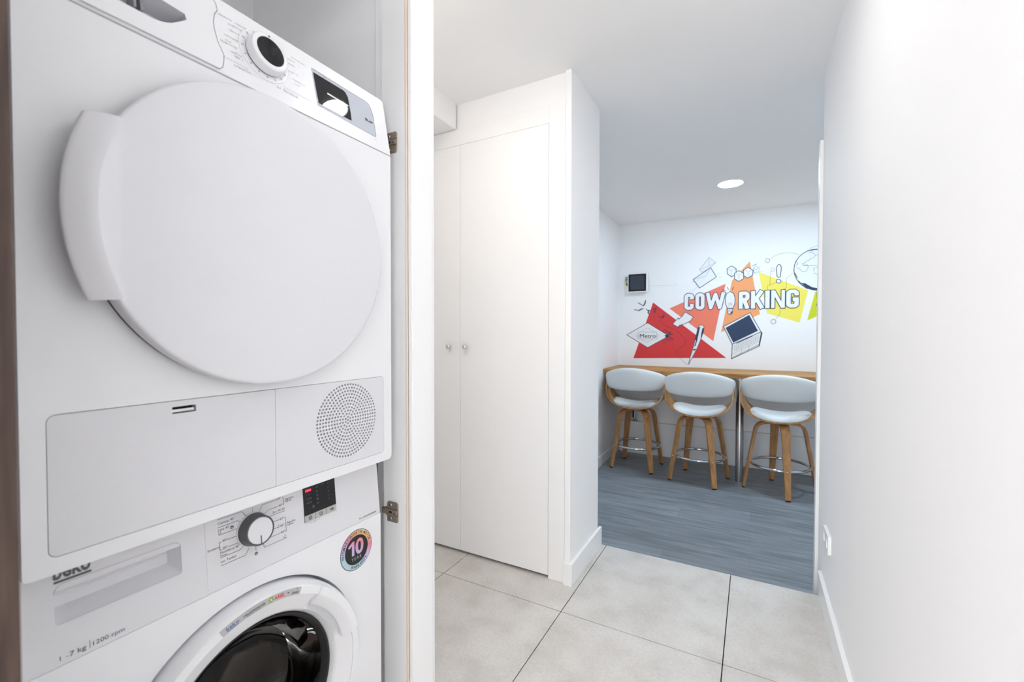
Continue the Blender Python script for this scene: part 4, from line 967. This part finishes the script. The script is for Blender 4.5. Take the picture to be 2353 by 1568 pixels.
# the word, letter by letter: condensed block letters, white inside a dark outline
def stroke(mb, pts, w, c, ext, closed=False, grow=0.):
    n = len(pts)
    for i in range(n if closed else n - 1):
        A_, B_ = Vector(pts[i]), Vector(pts[(i + 1) % n]); d = (B_ - A_).normalized(); nn = Vector((-d.y, d.x)) * (w / 2 + grow)
        s0 = (ext + grow) if (i == 0 and not closed) else 0; s1 = (ext + grow) if (i == n - 2 and not closed) else 0
        q = [A_ - d * s0 - nn, B_ + d * s1 - nn, B_ + d * s1 + nn, A_ - d * s0 + nn]
        mb.add([Q(p.x, p.y, c + (i % 2) * 2e-5) for p in q], [(0, 1, 2, 3)])
    for i in (range(n) if closed else range(1, n - 1)): mb.flat(Q, [(pts[i][0] + (w / 2 + grow) * math.cos(t * .5236), pts[i][1] + (w / 2 + grow) * math.sin(t * .5236)) for t in range(12)], c + 4e-5 + (i % 3) * 2e-5)
LET = {'C': (92, 38, [[(73, 108), (73, 138), (60, 151), (32, 151), (19, 138), (19, 32), (32, 19), (60, 19), (73, 32), (73, 64)]]),
       'O': (88, 38, [[(19, 138), (32, 151), (56, 151), (69, 138), (69, 32), (56, 19), (32, 19), (19, 32), (19, 138)]]),
       'W': (176, 36, [[(16, 170), (46, 18), (88, 150), (126, 18), (160, 170)]]),
       'R': (96, 38, [[(19, 0), (19, 151), (62, 151), (76, 138), (76, 104), (62, 90), (22, 90)], [(46, 92), (78, 0)]]),
       'K': (116, 38, [[(19, 0), (19, 170)], [(24, 62), (92, 170)], [(46, 96), (96, 0)]]),
       'I': (43, 40, [[(21, 0), (21, 170)]]),
       'N': (112, 31, [[(15, 0), (15, 170)], [(97, 0), (97, 170)], [(18, 164), (94, 6)]]),
       'G': (102, 38, [[(82, 112), (82, 138), (68, 151), (34, 151), (19, 138), (19, 32), (34, 19), (68, 19), (82, 32), (82, 78)], [(50, 78), (100, 78)]])}
for ch, x0, x1 in (('C', -619, -527), ('O', -514, -426), ('W', -417, -240), ('R', -124, -28), ('K', -20, 97), ('I', 97, 140), ('N', 148, 260), ('G', 268, 371)):
    wd_, sw, paths = LET[ch]; fx_ = (x1 - x0) / wd_
    P_ = lambda p: ((x0 + p[0] * fx_) / 1000, 1.373 + p[1] / 1000)
    lw, ld_ = MB(), MB()
    for k_, p_ in enumerate(paths):
        q_ = [P_(p) for p in p_]; cl = p_[0] == p_[-1]; q_ = q_[:-1] if cl else q_
        stroke(ld_, q_, sw / 1000, .0034 + k_ * .00012, 0, cl, .0045); stroke(lw, q_, sw / 1000, .0044 + k_ * .00012, 0, cl, -.0015)
    lt = obj('letter', ld_, MINK, mu, label='dark outlined letter ' + ch)
    obj('letter_face', lw, MWHITE, lt)
t2 = MB(); t2.text(Q, 'Metro', -1.064, 1.088, .040, .0034, width=.165); obj('sign_lettering', t2, MINK, mu)
